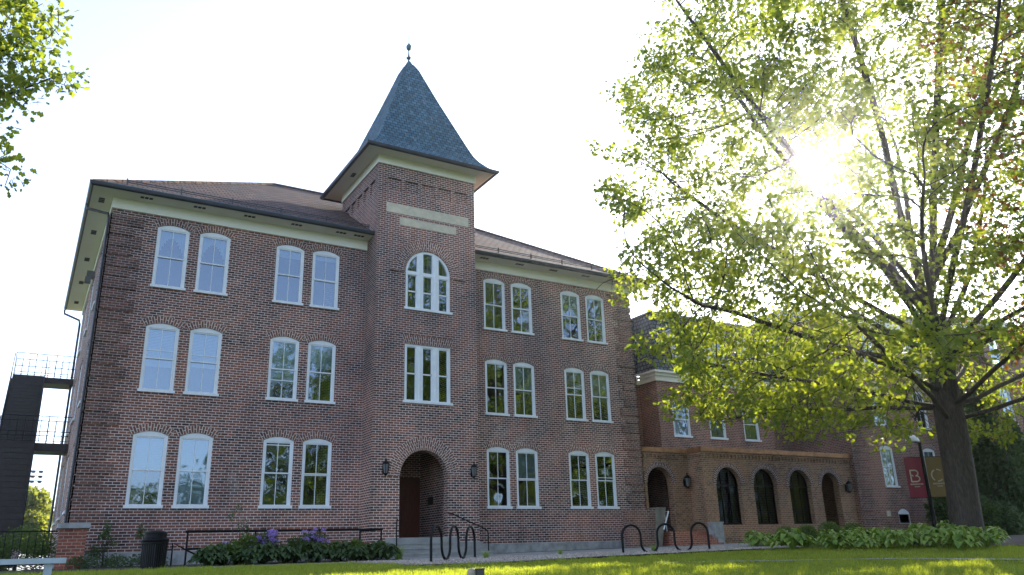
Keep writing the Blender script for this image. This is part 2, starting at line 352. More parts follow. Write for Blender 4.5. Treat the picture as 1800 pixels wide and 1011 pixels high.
def window(parent, T, x0, w, z0, zs, rise=0.13, blind=0.0, curtain=None, open_=0.0, extra=None, arch=True, aw=0.23, name='window', muntin=True, bmat='blind', ad=0.022):
    """double-hung sash window; the white frame fills an arched opening"""
    x1 = x0+w; f = MB(T); fr = 0.075; zb = z0+0.09
    op = [(x0+fr, zb), (x1-fr, zb), (x1-fr, zs-0.03), (x0+fr, zs-0.03)]
    H = hole(x0, x1, zb-0.02, zs, rise)
    f.poly(H, [op], d=0.015)
    f.rim(op, 0.015, 0.10)
    # inner stop bead, a thin raised step round the opening
    zm = (zb+zs)/2
    for (a, b, dd) in ((zm-0.02, zs-0.03, 0.055), (zb, zm+0.02, 0.085)):     # upper sash, lower sash
        xa, xb = x0+fr, x1-fr; t = 0.042
        for q in ((xa, xa+t, a, b), (xb-t, xb, a, b), (xa+t, xb-t, a, a+t), (xa+t, xb-t, b-t, b)):
            f.box(q[0], q[1], dd-0.02, dd+0.015, q[2], q[3])
        if muntin: f.box((x0+x1)/2-0.01, (x0+x1)/2+0.01, dd-0.016, dd+0.012, a+t, b-t)
    if extra is not None:      # a further bar (storm sash, raised sash)
        f.box(x0+fr+0.03, x1-fr-0.03, 0.045, 0.068, zb+(zs-zb)*extra, zb+(zs-zb)*extra+0.03)
    o = f.build(name, 'white', parent)
    s = MB(T); s.box(x0-0.046, x1+0.046, -0.07, 0.10, z0, z0+0.09); s.build('sill', 'white', o)
    g = MB(T)
    g.face([(x0+fr, 0.06, zm), (x1-fr, 0.06, zm), (x1-fr, 0.06, zs-0.03), (x0+fr, 0.06, zs-0.03)])
    g.face([(x0+fr, 0.09, zb), (x1-fr, 0.09, zb), (x1-fr, 0.09, zm), (x0+fr, 0.09, zm)])
    g.build('pane', 'glass', o)
    if blind > 0:
        b = MB(T); zt = zs-0.02; zb2 = zt-(zt-zb)*blind; n = max(2, int((zt-zb2)/0.05))
        for i in range(n):      # slats, each tipped a little
            a = zb2+(zt-zb2)*i/n; c = zb2+(zt-zb2)*(i+1)/n
            b.face([(x0+fr, 0.15, a), (x1-fr, 0.15, a), (x1-fr, 0.165, c), (x0+fr, 0.165, c)])
        b.build('blind', bmat, o)
    if curtain:
        c = MB(T); n = 14; xa, xb = x0+fr, x1-fr
        def cy(i): return 0.20+0.02*math.sin(i*2.4)
        for i in range(n):
            a, b_ = xa+(xb-xa)*i/n, xa+(xb-xa)*(i+1)/n; m = abs((i+0.5)/n*2-1)
            zb2 = zb if curtain == 'full' else zs-0.05-(0.25+0.9*m*m)*(zs-zb)*0.42
            c.face([(a, cy(i), zb2), (b_, cy(i+1), zb2), (b_, cy(i+1), zs-0.03), (a, cy(i), zs-0.03)], smooth=True)
        c.build('curtain', 'curtain' if curtain == 'full' else 'blind', o)
    if arch:
        r = MB(T); arch_ring(r, x0-0.02, x1+0.02, zs+0.012, rise, aw, ext=0.04, d=ad); r.build('brick_arch', 'brick_arch', o)
    return o

def quoins(parent, T, x0, dirn, z0, z1, long=1.0, short=0.72, out=0.05, mat='brick_quoin', side=None, wdt=None):
    """rusticated corner courses: blocks of several courses standing proud, alternately long and short"""
    q = MB(T); z = z0; k = 0; ch = 0.0868
    while z < z1-0.2:
        L = long if k % 2 == 0 else short; h = ch*(4 if k % 2 == 0 else 3)
        top = min(z+h, z1); a, b = (x0, x0+L) if dirn > 0 else (x0-L, x0)
        if dirn > 0: q.box(a-out, b, -out, 0.0, z, top)
        else: q.box(a, b+out, -out, 0.0, z, top)
        if side: q.box(*( (x0-out, x0, -out, side, z, top) if dirn > 0 else (x0, x0+out, -out, side, z, top)))
        z = top+ch*0.8; k += 1
    return q.build('quoin', mat, parent)

# ============================================================ THE OLD BRICK BUILDING
WX = [1.45, 2.84, 5.54, 6.91, 14.27, 15.62, 18.21, 19.58]; WW = 1.044
SILL = [1.72, 5.37, 8.94]; SPR = [3.98, 7.57, 11.11]; RISE = 0.14
BL, BR, BT, BB = 0.0, 22.1, 11.62, 0.43       # left, right, brick top, brick bottom
TX0, TX1, TY = 9.05, 13.30, -1.10
main = empty('school_building', (0, 0, 0), 'three-storey old brick building with a pointed slate tower and round-arched entrance', 'building')
FT = front(0.0)
wall = MB(FT)
def wall_with_windows(mb, outer, wins, rev=0.12, d=0.0):
    H = [hole(*q) for q in wins]
    mb.poly(outer, H, d=d)
    for h in H: mb.rim(h, d, d+rev)
wl = [(x, x+WW, z0+0.02, zs, RISE) for x in WX[:4] for z0, zs in zip(SILL, SPR)]
wr = [(x, x+WW, z0+0.02, zs, RISE) for x in WX[4:] for z0, zs in zip(SILL, SPR)]
wall_with_windows(wall, [(BL, BB), (TX0, BB), (TX0, BT), (BL, BT)], wl)
wall_with_windows(wall, [(TX1, BB), (BR, BB), (BR, BT), (TX1, BT)], wr)
# left side wall, with its own windows, and the plain walls away from the view
LT = leftface(BL, 14.0)
LW = [(u, u+1.0, z0+0.02, zs, RISE) for u in (2.6, 6.3, 10.2) for z0, zs in zip(SILL, SPR)]
wall.X = LT; wall_with_windows(wall, [(0, BB), (14, BB), (14, BT), (0, BT)], LW)
wall.X = None
wall.face([(BR, 0, BB), (BR, 14, BB), (BR, 14, BT), (BR, 0, BT)]); wall.face([(BR, 14, BB), (BL, 14, BB), (BL, 14, BT), (BR, 14, BT)])
wall.build('wall', 'brick', main)
tw = MB(front(TY))
DOOR = (10.11, 12.02, 0.68, 2.77, 0.95)
pan = [(9.45+0.7325*i, 10.01+0.7325*i, 13.84, 14.39, 0) for i in range(5)]
AW = (10.24, 12.15, 9.05, 10.52, 0.955); SW = (10.24, 12.15, 5.44, 7.64, 0)
H = [hole(*DOOR, 24)] + [hole(*AW, 24)] + [hole(*SW)] + [hole(*q) for q in pan]
tw.poly([(TX0, BB), (10.11, BB), (10.11, 0.68), (10.111, 0.681), (TX1, BB)] if False else [(TX0, BB), (TX1, BB), (TX1, 14.97), (TX0, 14.97)], H)
for h in H[1:3]: tw.rim(h, 0, 0.16)
for h in H[3:]: tw.rim(h, 0, 0.09)
tw.rim(H[0], 0, 0.36)
for q in pan: tw.face([(q[0], 0.09, q[2]), (q[1], 0.09, q[2]), (q[1], 0.09, q[3]), (q[0], 0.09, q[3])])
tw.X = leftface(TX0, 3.2)
sp = [(4.3-0.96-0.7325*i, 4.3-0.40-0.7325*i, 13.84, 14.39, 0) for i in range(5)]
Hs = [hole(*q) for q in sp]
tw.poly([(0, BB), (4.3, BB), (4.3, 14.97), (0, 14.97)], Hs)
for h in Hs: tw.rim(h, 0, 0.09)
for q in sp: tw.face([(q[0], 0.09, q[2]), (q[1], 0.09, q[2]), (q[1], 0.09, q[3]), (q[0], 0.09, q[3])])
tw.X = None
tw.face([(TX1, TY, BB), (TX1, 3.2, BB), (TX1, 3.2, 14.97), (TX1, TY, 14.97)]); tw.face([(TX1, 3.2, 11), (TX0, 3.2, 11), (TX0, 3.2, 14.97), (TX1, 3.2, 14.97)])
# vestibule behind the entrance arch
vx0, vx1, vy0, vy1 = 9.6, 12.42, TY+0.36, 2.2
tw.face([(vx1, vy0, 0.6), (vx1, vy1, 0.6), (vx1, vy1, 4), (vx1, vy0, 4)][::-1]); tw.face([(vx0, vy1, 0.6), (vx0, vy0, 0.6), (vx0, vy0, 4), (vx0, vy1, 4)][::-1])
tw.face([(vx0, vy1, 0.6), (vx1, vy1, 0.6), (vx1, vy1, 4), (vx0, vy1, 4)]); tw.face([(vx0, vy0, 4), (vx1, vy0, 4), (vx1, vy1, 4), (vx0, vy1, 4)])
tw.X = front(TY+0.361); tw.poly([(9.6, 0.6), (12.42, 0.6), (12.42, 4), (9.6, 4)], [hole(*DOOR, 24)]); tw.X = None
tw.build('tower_wall', 'brick', main)
ar = MB(front(TY)); arch_ring(ar, DOOR[0], DOOR[1], 2.77, 0.95, 0.229, d=0.012, n=28); ar.build('entrance_arch', 'brick_arch', main)
ar = MB(front(TY)); arch_ring(ar, DOOR[0]-0.245, DOOR[1]+0.245, 2.77, 1.195, 0.24, d=0.03, n=28); ar.build('entrance_arch', 'brick_arch', main)
ar = MB(front(TY)); arch_ring(ar, AW[0]-0.02, AW[1]+0.02, AW[3]+0.02, 0.965, 0.42, d=0.025, n=28, ext=0.05); ar.build('window_arch', 'brick_arch', main)
for sx in (AW[0]-0.66, AW[1]+0.22):
    b = MB(front(TY)); b.box(sx+0.0, sx+0.44, -0.06, 0, AW[3]-0.06, AW[3]+0.01); b.build('label_stop', 'brick_quoin', main)
b = MB(front(TY)); z = 7.66; n = 26            # flat fan of voussoirs over the square triple window
for i in range(n):
    a, c = i/n, (i+1)/n
    A0, A1 = SW[0]-0.03+(SW[1]-SW[0]+0.06)*a, SW[0]-0.03+(SW[1]-SW[0]+0.06)*c; B0, B1 = SW[0]-0.16+(SW[1]-SW[0]+0.32)*a, SW[0]-0.16+(SW[1]-SW[0]+0.32)*c
    b.face([(A0, -0.012, z), (A1, -0.012, z), (B1, -0.012, z+0.33), (B0, -0.012, z+0.33)], uv=[(0, A0), (0, A1), (0.33, A1), (0.33, A0)])
b.build('flat_arch', 'brick_arch', main)
for x0, x1, z0, z1 in ((9.39, 13.0, 12.88, 13.29), (9.96, 12.43, 12.42, 12.73)):
    b = MB(front(TY)); b.box(x0, x1, -0.02, 0, z0, z1); b.build('stone_band', 'limestone', main)
# stone foundation
st = MB()
st.box(-0.05, TX0, -0.05, 0.3, -0.5, BB); st.box(TX1, BR+0.05, -0.05, 0.3, -0.5, BB); st.box(-0.05, 0.3, 0.3, 14.0, -0.5, BB)
st.box(TX0-0.05, 10.11, TY-0.05, TY+0.4, -0.5, BB+0.01); st.box(12.02, TX1+0.05, TY-0.05, TY+0.4, -0.5, BB+0.01); st.box(TX0-0.05, TX0+0.2, TY+0.4, -0.05, -0.5, BB+0.01)
st.box(TX1-0.2, TX1+0.05, TY+0.4, -0.05, -0.5, BB+0.01)
st.build('foundation', 'stone', main)
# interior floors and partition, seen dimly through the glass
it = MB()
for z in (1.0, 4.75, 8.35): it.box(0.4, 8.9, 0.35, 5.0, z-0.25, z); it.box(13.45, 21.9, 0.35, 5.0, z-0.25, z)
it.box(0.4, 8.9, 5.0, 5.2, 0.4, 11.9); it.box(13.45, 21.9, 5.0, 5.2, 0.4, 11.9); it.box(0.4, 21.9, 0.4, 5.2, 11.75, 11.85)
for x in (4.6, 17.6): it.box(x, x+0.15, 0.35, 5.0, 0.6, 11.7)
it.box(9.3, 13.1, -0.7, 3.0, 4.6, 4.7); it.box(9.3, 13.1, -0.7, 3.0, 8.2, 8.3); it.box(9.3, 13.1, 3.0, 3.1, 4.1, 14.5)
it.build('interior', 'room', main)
# windows: blinds and curtains as they hang in the photograph: (blind fraction, curtain, further bar)
spec = {(0,2): (0, 'drape', None), (1,2): (0, 'drape', None), (2,2): (0.15, None, None), (3,2): (0.1, None, 0.48),
        (0,1): (0.62, None, 0.62), (1,1): (0.58, None, 0.60), (2,1): (0.72, None, 0.3), (3,1): (0.42, None, None),
        (0,0): (0.50, None, None), (1,0): (0.98, None, None), (2,0): (0, None, 0.93), (3,0): (0, None, 0.47),
        (4,0): (0, None, None), (5,0): (0.5, None, 0.47), (6,0): (0.1, None, None), (7,0): (0, None, 0.55),
        (4,1): (0, None, None), (5,1): (0.55, None, None), (6,1): (0.2, None, 0.63), (7,1): (0.6, None, None),
        (4,2): (0, None, None), (5,2): (0, None, None), (6,2): (0.5, None, None), (7,2): (0.5, None, None)}
for (i, r), (bl, cu, ex) in spec.items():
    window(main, FT, WX[i], WW, SILL[r], SPR[r], RISE, bl, cu, extra=ex, ad=0.022+0.006*(i % 2))
for u, u1, z0, zs, _ in LW: window(main, LT, u, 1.0, z0-0.02, zs, RISE, 0.4, None)
# tower windows
def mullioned(parent, x0, x1, z0, zs, rise, T):
    f = MB(T); wd = x1-x0; zb = z0+0.10; L = [(x0+wd*a, x0+wd*b) for a, b in ((0.05, 0.255), (0.395, 0.60), (0.745, 0.95))]
    top = zs-0.08; holes = [[(a, zb), (b, zb), (b, top), (a, top)] for a, b in L]
    if rise > 0:
        cx, R2 = (x0+x1)/2, wd/2-0.095
        for k, (a, b) in enumerate(L):
            zl = zs+0.06; xs = [b+(a-b)*i/8 for i in range(9)]
            arc = [(x, zs+math.sqrt(max(R2*R2-(x-cx)**2, 0.0081))) for x in xs]
            holes.append([(a, zl), (b, zl)]+arc)
    f.poly(hole(x0, x1, z0+0.05, zs, rise, 24), holes, d=0.03)
    for h in holes: f.rim(h, 0.03, 0.12)
    zm = (zb+top)/2
    for a, b in L:
        for q in ((a, b, zm-0.025, zm+0.025), (a, a+0.03, zb, top), (b-0.03, b, zb, top), (a+0.03, b-0.03, zb, zb+0.04), (a+0.03, b-0.03, top-0.03, top)):
            f.box(q[0], q[1], 0.07, 0.10, q[2], q[3])
    for xm in (x0+wd*0.325, x0+wd*0.6725): f.box(xm-0.028, xm+0.028, 0.0, 0.03, zb, (zs+rise-0.12) if rise else top)
    o = f.build('triple_window', 'white', parent)
    s = MB(T); s.box(x0-0.06, x1+0.06, -0.07, 0.12, z0, z0+0.09); s.build('sill', 'white', o)
    g = MB(T); g.face([(x0+0.05, 0.105, zb-0.02), (x1-0.05, 0.105, zb-0.02), (x1-0.05, 0.105, zs), (x0+0.05, 0.105, zs)])
    if rise: g.poly(hole(x0+0.06, x1-0.06, zs, zs+0.001, rise-0.06, 20), d=0.105)
    g.build('pane', 'glass', o)
    if rise:
        c = MB(T)
        for a, b in L:
            for i in range(10):
                p, q = a+(b-a)*i/10, a+(b-a)*(i+1)/10
                if abs((i+0.5)/10-0.5) < 0.07: continue
                c.face([(p, 0.2+0.02*math.sin(i*2.2), zb), (q, 0.2+0.02*math.sin(i*2.2+2.2), zb), (q, 0.2+0.02*math.sin(i*2.2+2.2), zs+0.85), (p, 0.2+0.02*math.sin(i*2.2), zs+0.85)], smooth=True)
        c.build('curtain', 'curtain', o)
    return o
mullioned(main, AW[0], AW[1], 8.99, AW[3], AW[4], front(TY))
mullioned(main, SW[0], SW[1], 5.41, SW[3], 0, front(TY))
# entrance door at the back of the vestibule, plaque, steps
d = MB(front(vy1)); d.box(11.32, 12.36, -0.07, 0, 0.68, 3.05, skip='+y')
dr = d.build('door_frame', 'door', main)
d = MB(front(vy1)); d.poly([(11.40, 0.70), (12.28, 0.70), (12.28, 2.75), (11.40, 2.75)], [[(11.52, 1.75), (12.16, 1.75), (12.16, 2.62), (11.52, 2.62)]], d=-0.10)
d.rim([(11.52, 1.75), (12.16, 1.75), (12.16, 2.62), (11.52, 2.62)], -0.10, -0.075)
for i in (1, 2): d.box(11.52+0.213*i-0.01, 11.52+0.213*i+0.01, -0.105, -0.08, 1.75, 2.62)
d.box(11.52, 12.16, -0.105, -0.08, 2.17, 2.19); d.box(11.55, 12.13, -0.112, -0.10, 0.85, 1.6)
do = d.build('entrance_door', 'door', main)
h = MB(front(vy1)); h.tube([(11.46, -0.12, 1.6), (11.46, -0.16, 1.62), (11.46, -0.16, 1.75), (11.46, -0.12, 1.77)], 0.012); h.build('handle', 'plaque', do)
h = MB(); h.box(vx1-0.03, vx1, 1.0, 1.45, 1.95, 2.25); h.build('plaque', 'plaque', main)
fl = MB(); fl.box(9.6, 12.42, TY-0.02, 2.2, 0.5, 0.68)
fl.build('landing', 'concrete', main)
for i in range(3):
    b = MB(); zt_ = 0.50-0.17*i; b.box(9.72, 13.22, TY-0.36*(i+1)-0.02, TY-0.36*i-0.02 if i else TY-0.055, -0.3, zt_-0.05); b.box(9.70, 13.24, TY-0.36*(i+1)-0.05, TY-0.36*i-0.03 if i else TY-0.056, zt_-0.05, zt_); b.build('step', 'concrete', main)
# eaves: frieze board, soffit, fascia gutter, roof
OV, ZE = 0.70, 12.05
fz = MB(); fz.box(-0.05, TX0, -0.05, 0, 11.55, 11.93); fz.box(TX1, BR+0.05, -0.05, 0, 11.55, 11.93); fz.box(-0.05, 0, 0, 14, 11.55, 11.93); fz.box(BR, BR+0.05, 0, 14, 11.55, 11.93)
fz.build('frieze_board', 'cream', main)
sf = MB(); sf.box(-OV, BR+OV, -OV, 0.05, 11.93, 11.96); sf.box(-OV, 0.05, 0.05, 14.7, 11.93, 11.96); sf.box(BR-0.05, BR+OV, 0.05, 14.7, 11.93, 11.96); sf.box(0.05, BR-0.05, 13.9, 14.7, 11.93, 11.96)
sf.build('soffit', 'soffit', main)
for x in [0.75+1.72*i for i in range(5)]+[8.35] + [13.9+1.75*i for i in range(5)]:
    v = MB()
    for k in range(3): v.box(x+0.14*k, x+0.14*k+0.11, -0.52, -0.38, 11.918, 11.929)
    v.build('soffit_vent', 'vent', main)
for y in (0.2, 3.4, 6.6, 9.8, 13.0):
    v = MB()
    for k in range(3): v.box(-0.46, -0.28, y+0.15*k, y+0.15*k+0.11, 11.918, 11.929)
    v.build('soffit_vent', 'vent', main)
def gutter_run(pts, z, parent, s=0.13):
    g = MB()
    for (a, b) in zip(pts, pts[1:]):
        A, B = Vector(a), Vector(b); dv = (B-A).normalized(); n = Vector((dv.y, -dv.x))
        pr = [(0, 0), (0, -0.14), (0.05, -0.15), (0.11, -0.11), (0.13, -0.03), (0.13, 0.0), (0.115, 0.0), (0.10, -0.09), (0.02, -0.11), (0.0, -0.02)]
        for (o1, z1), (o2, z2) in zip(pr, pr[1:]):
            e1, e2 = 0.13, 0.13
            def P(Q, o, sgn): return (Q.x+n.x*o+dv.x*sgn*o, Q.y+n.y*o+dv.y*sgn*o)
            a1, b1, b2, a2 = P(A, o1, -1), P(B, o1, 1), P(B, o2, 1), P(A, o2, -1)
            g.face([(*a1, z+z1), (*b1, z+z1), (*b2, z+z2), (*a2, z+z2)], smooth=False)
    return g.build('gutter', 'gutter', parent)
gutter_run([(-OV, 14.7), (-OV, -OV), (TX0, -OV)], ZE+0.03, main)
gutter_run([(TX1, -OV), (BR+OV, -OV), (BR+OV, 14.7)], ZE+0.03, main)
rf = MB(); t = 7.7; kz = 0.64; e0, e1, f0, f1 = -OV-0.03, BR+OV+0.03, -OV-0.03, 14.73
R0, R1 = (e0+t, f0+t, ZE+kz*t), (e1-t, f0+t, ZE+kz*t); cs = math.hypot(1, kz)
rf.face([(e0, f0, ZE), (e1, f0, ZE), R1, R0], uv=[(e0, 0), (e1, 0), (R1[0], t*cs), (R0[0], t*cs)])
rf.face([(e0, f1, ZE), (e0, f0, ZE), R0], uv=[(f1, 0), (f0, 0), (R0[1], t*cs)])
rf.face([(e1, f0, ZE), (e1, f1, ZE), R1], uv=[(f0, 0), (f1, 0), (R1[1], t*cs)])
rf.face([(e1, f1, ZE), (e0, f1, ZE), R0, R1], uv=[(e1, 0), (e0, 0), (R0[0], t*cs), (R1[0], t*cs)])
rf.face([(e0, f0, ZE), (e0, f1, ZE), (e1, f1, ZE), (e1, f0, ZE)])
roof = rf.build('roof', 'shingle', main)
rc = MB()
for a, b in (((e0, f0, ZE), R0), ((e1, f0, ZE), R1), (R0, R1), ((e0, f1, ZE), R0), ((e1, f1, ZE), R1)): rc.tube([Vector(a)+Vector((0, 0, 0.02)), Vector(b)+Vector((0, 0, 0.03))], 0.07, 6)
rc.build('ridge_cap', 'shingle', roof)
def on_roof(x, s): return (x, f0+s, ZE+kz*s)
sg = MB()
for xa, xb in ((0.3, TX0), (TX1, 21.6)):
    n = int((xb-xa)/1.5); 
    for hh in (0.10, 0.17):
        p, q = on_roof(xa, 0.55), on_roof(xb, 0.55); sg.tube([(p[0], p[1], p[2]+hh), (q[0], q[1], q[2]+hh)], 0.018, 6)
    for i in range(n+1):
        p = on_roof(xa+(xb-xa)*i/n, 0.55); sg.box(p[0]-0.02, p[0]+0.02, p[1]-0.015, p[1]+0.03, p[2], p[2]+0.24)
sg.build('snow_rail', 'gutter', roof)
fb = MB()       # dark slate strip along the eave, roof shade put into its colour
for xa, xb in ((e0+0.06, TX0), (TX1, e1-0.06)):
    p = [on_roof(xa+ (0.42 if xa < 1 else 0), 0.42), on_roof(xb-(0.42 if xb > 20 else 0), 0.42)]
    fb.face([(xa, f0+0.0, ZE+0.012), (xb, f0+0.0, ZE+0.012), (p[1][0], p[1][1], p[1][2]+0.012), (p[0][0], p[0][1], p[0][2]+0.012)])
fb.build('eave_shade_strip', 'slate', roof)
# tower eaves and concave slate roof
TZ = 15.33; cxT, cyT = 11.17, 1.03
fz = MB(); fz.box(TX0-0.05, TX1+0.05, TY-0.05, TY, 14.92, 15.28); fz.box(TX0-0.05, TX0, TY, 3.2, 14.92, 15.28); fz.box(TX1, TX1+0.05, TY, 3.2, 14.92, 15.28); fz.box(TX0, TX1, 3.2, 3.25, 14.92, 15.28)
fz.build('tower_frieze', 'cream', main)
sf = MB(); sf.box(cxT-2.8, cxT+2.8, cyT-2.8, cyT+2.8, 15.28, 15.31); sf.build('tower_soffit', 'soffit', main)
v = MB()
for k in range(3): v.box(cxT-2.8+0.3, cxT-2.8+0.46, 0.9+0.13*k, 0.9+0.13*k+0.1, 15.268, 15.279)
v.build('soffit_vent', 'vent', main)
g = MB(); q = 2.8
gutter_run([(cxT-q, cyT+q), (cxT-q, cyT-q), (cxT+q, cyT-q), (cxT+q, cyT+q), (cxT-q, cyT+q)], TZ+0.03, main)
prof = [(2.82, 15.34), (2.55, 15.58), (2.30, 15.88), (2.12, 16.18), (1.94, 16.62), (1.59, 17.54), (1.32, 18.26), (1.0, 19.1), (0.66, 20.05), (0.34, 20.95), (0.15, 21.32), (0.06, 21.55)]
tr = MB(); sv = 0
for (h1, z1), (h2, z2) in zip(prof, prof[1:]):
    L = math.hypot(h1-h2, z2-z1)
    for k in range(4):
        a = Matrix.Rotation(k*PI/2, 3, 'Z')
        def P(x, y, z): vv = a @ Vector((x, y, z)); return (cxT+vv.x, cyT+vv.y, z)
        tr.face([P(-h1, -h1, z1), P(h1, -h1, z1), P(h2, -h2, z2), P(-h2, -h2, z2)], uv=[(-h1+k*7, sv), (h1+k*7, sv), (h2+k*7, sv+L), (-h2+k*7, sv+L)], smooth=False)
    sv += L
trf = tr.build('tower_roof', 'slate', main)
rc = MB()
for k in range(4):
    sx, sy = ((-1, -1), (1, -1), (1, 1), (-1, 1))[k]
    rc.tube([(cxT+sx*h_, cyT+sy*h_, z_+0.0) for h_, z_ in prof[:-1]], 0.035, 6)
rc.build('hip_cap', 'slate', trf)
fn = MB(); fn.lathe([(0.16, 21.2), (0.10, 21.45), (0.06, 21.62), (0.05, 21.68), (0.15, 21.72), (0.17, 21.76), (0.07, 21.82), (0.05, 21.95), (0.035, 22.12), (0.07, 22.16), (0.16, 22.24), (0.185, 22.33), (0.16, 22.42), (0.07, 22.5), (0.03, 22.56), (0.025, 22.8), (0.05, 22.83), (0.02, 22.87), (0.015, 23.05), (0.04, 23.09), (0.0, 23.14)], (cxT, cyT, 0), 16)
fn.v = [(cxT+(a-cxT)*0.7, cyT+(b-cyT)*0.7, c) for a, b, c in fn.v]; fn.build('finial', 'verdigris', main)
# quoins
quoins(main, front(0), 0.0, 1, 1.27, 11.5, long=1.0, short=0.72, side=0.4)
quoins(main, front(0), BR, -1, 1.27, 11.5, long=0.95, short=0.70, side=0.4)
# downspouts on the left side
def pipe(pts, parent, r=0.05, name='downspout', mat='gutter'):
    m = MB(); m.tube(pts, r, 8); return m.build(name, mat, parent)
pipe([(-0.78, 0.9, 11.9), (-0.74, 0.85, 11.72), (-0.12, 0.35, 11.45), (-0.08, 0.32, 11.25), (-0.08, 0.32, 0.2)], main)
pipe([(-0.78, 14.7, 11.9), (-0.76, 14.6, 11.7), (-0.12, 14.05, 11.3), (-0.08, 13.95, 11.1), (-0.08, 13.95, 0.2)], main)
fl = MB(); fl.box(-0.30, -0.02, 6.9, 7.1, 11.2, 11.5); fl.box(-0.34, -0.12, 6.82, 7.18, 11.02, 11.22); fl.build('flood_lamp', 'lantern_glass', main)
# wall lanterns
def lantern(parent, X, Y, Z, dirY=-1, s=1.0):
    e = MB(); k = s
    e.box(X-0.05*k, X+0.05*k, Y-0.03, Y, Z-0.16*k, Z+0.12*k)
    e.tube([(X, Y-0.03, Z-0.10*k), (X, Y-0.10*k, Z-0.22*k), (X, Y-0.2*k, Z-0.24*k), (X, Y-0.2*k, Z-0.20*k)], 0.014*k, 6)
    c = (X, Y-0.2*k, Z)
    e.lathe([(0.0, -0.24*k), (0.03*k, -0.22*k), (0.075*k, -0.185*k), (0.085*k, -0.165*k)], c, 8, False)
    e.lathe([(0.135*k, 0.15*k), (0.14*k, 0.165*k), (0.10*k, 0.215*k), (0.055*k, 0.25*k), (0.02*k, 0.30*k), (0.035*k, 0.325*k), (0.0, 0.37*k)], c, 8, False)
    for a in range(6):
        an = a*PI/3; e.tube([(c[0]+0.083*k*math.cos(an), c[1]+0.083*k*math.sin(an), c[2]-0.17*k), (c[0]+0.128*k*math.cos(an), c[1]+0.128*k*math.sin(an), c[2]+0.155*k)], 0.009*k, 4)
    o = e.build('wall_lantern', 'iron', parent)
    g = MB(); g.lathe([(0.07*k, -0.165*k), (0.115*k, 0.15*k)], c, 6, False); g.build('lamp_glass', 'lantern_glass', o)
lantern(main, 9.50, TY, 3.0); lantern(main, 13.0, TY, 2.98)

# ============================================================ ANNEX WITH THE ARCHED PORCH
AY, AX0, AX1 = 2.0, 25.16, 35.6
ann = empty('annex_building', (0, 0, 0), 'lower brick annex with grey mansard roof and copper-edged arcaded porch', 'building')
m = MB(front(AY)); AWN = [(26.04+2.45*i, 27.16+2.45*i, 5.32, 7.02, 0.14) for i in range(4)]
wall_with_windows(m, [(AX0, 0), (AX1-2.4, 0), (AX1-2.4, 8.1), (AX0, 8.1)], AWN[:3])
m.X = front(AY+0.7); m.poly([(AX1-2.4, 0), (AX1, 0), (AX1, 8.1), (AX1-2.4, 8.1)])
m.X = None
m.face([(AX1-2.4, AY, 0), (AX1-2.4, AY+0.7, 0), (AX1-2.4, AY+0.7, 8.1), (AX1-2.4, AY, 8.1)])
m.face([(AX0, 3.3, 0), (AX0, AY, 0), (AX0, AY, 8.1), (AX0, 3.3, 8.1)]); m.face([(22.1, 3.3, 0), (AX0, 3.3, 0), (AX0, 3.3, 8.1), (22.1, 3.3, 8.1)])
m.build('wall', 'brick_annex', ann); m = MB(); m.face([(22.1, 14, 0), (35.6, 14, 0), (35.6, 14, 8.1), (22.1, 14, 8.1)][::-1]); m.build('back_wall', 'brick_annex', ann)
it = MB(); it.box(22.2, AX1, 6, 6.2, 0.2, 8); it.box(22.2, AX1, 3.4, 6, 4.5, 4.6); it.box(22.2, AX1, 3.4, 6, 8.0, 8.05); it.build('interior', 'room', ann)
for i, (a, b, z0, zs, r) in enumerate(AWN[:3]): window(ann, front(AY), a, b-a, z0-0.02, zs, r, 0.0, 'full', muntin=False)
cn = MB()
for zz, o in ((8.06, 0.10), (8.30, 0.20), (8.44, 0.34)):
    h_ = {8.06: 0.24, 8.30: 0.14, 8.44: 0.10}[zz]
    cn.box(AX0-o, AX1, AY-o, AY, zz, zz+h_); cn.box(AX0-o, AX0, AY, 3.3-o, zz, zz+h_); cn.box(22.12, AX0-o, 3.3-o, 3.3, zz, zz+h_)
cn.build('cornice', 'cream', ann)
mr = MB(); Z0, Z1, sl_ = 8.54, 11.78, 0.62; L = math.hypot(Z1-Z0, sl_)
x0, y0 = AX0-0.15, AY-0.15
mr.face([(x0, y0, Z0), (AX1, y0, Z0), (AX1, y0+sl_, Z1), (x0+sl_, y0+sl_, Z1)], uv=[(x0, 0), (AX1, 0), (AX1, L), (x0+sl_, L)])
mr.face([(x0, 3.3, Z0), (x0, y0, Z0), (x0+sl_, y0+sl_, Z1), (x0+sl_, 3.3+sl_, Z1)], uv=[(3.3, 0), (y0, 0), (y0+sl_, L), (3.3+sl_, L)])
mr.face([(22.1, 3.2, Z0), (x0+0.1, 3.2, Z0), (x0+sl_, 3.2+sl_, Z1-0.25), (22.1, 3.2+sl_, Z1-0.25)], uv=[(22, 0), (25, 0), (25.5, L), (22, L)])
mr.face([(x0+sl_, y0+sl_, Z1), (AX1, y0+sl_, Z1), (AX1, 14, Z1+0.2), (x0+sl_, 14, Z1+0.2)]); mr.face([(22.1, 3.2+sl_, Z1-0.25), (x0+sl_, 3.2+sl_, Z1-0.25), (x0+sl_, 14, Z1-0.2), (22.1, 14, Z1-0.2)])
mans = mr.build('mansard_roof', 'slate_m', ann)
c = MB(); c.box(x0+sl_-0.08, AX1, y0+sl_-0.1, y0+sl_+0.1, Z1-0.02, Z1+0.09); c.box(x0+sl_-0.1, x0+sl_+0.1, y0+sl_+0.1, 3.4+sl_, Z1-0.02, Z1+0.09); c.box(22.1, x0+sl_-0.12, 3.1+sl_, 3.3+sl_, Z1-0.27, Z1-0.18)
c.build('coping', 'gutter', mans)
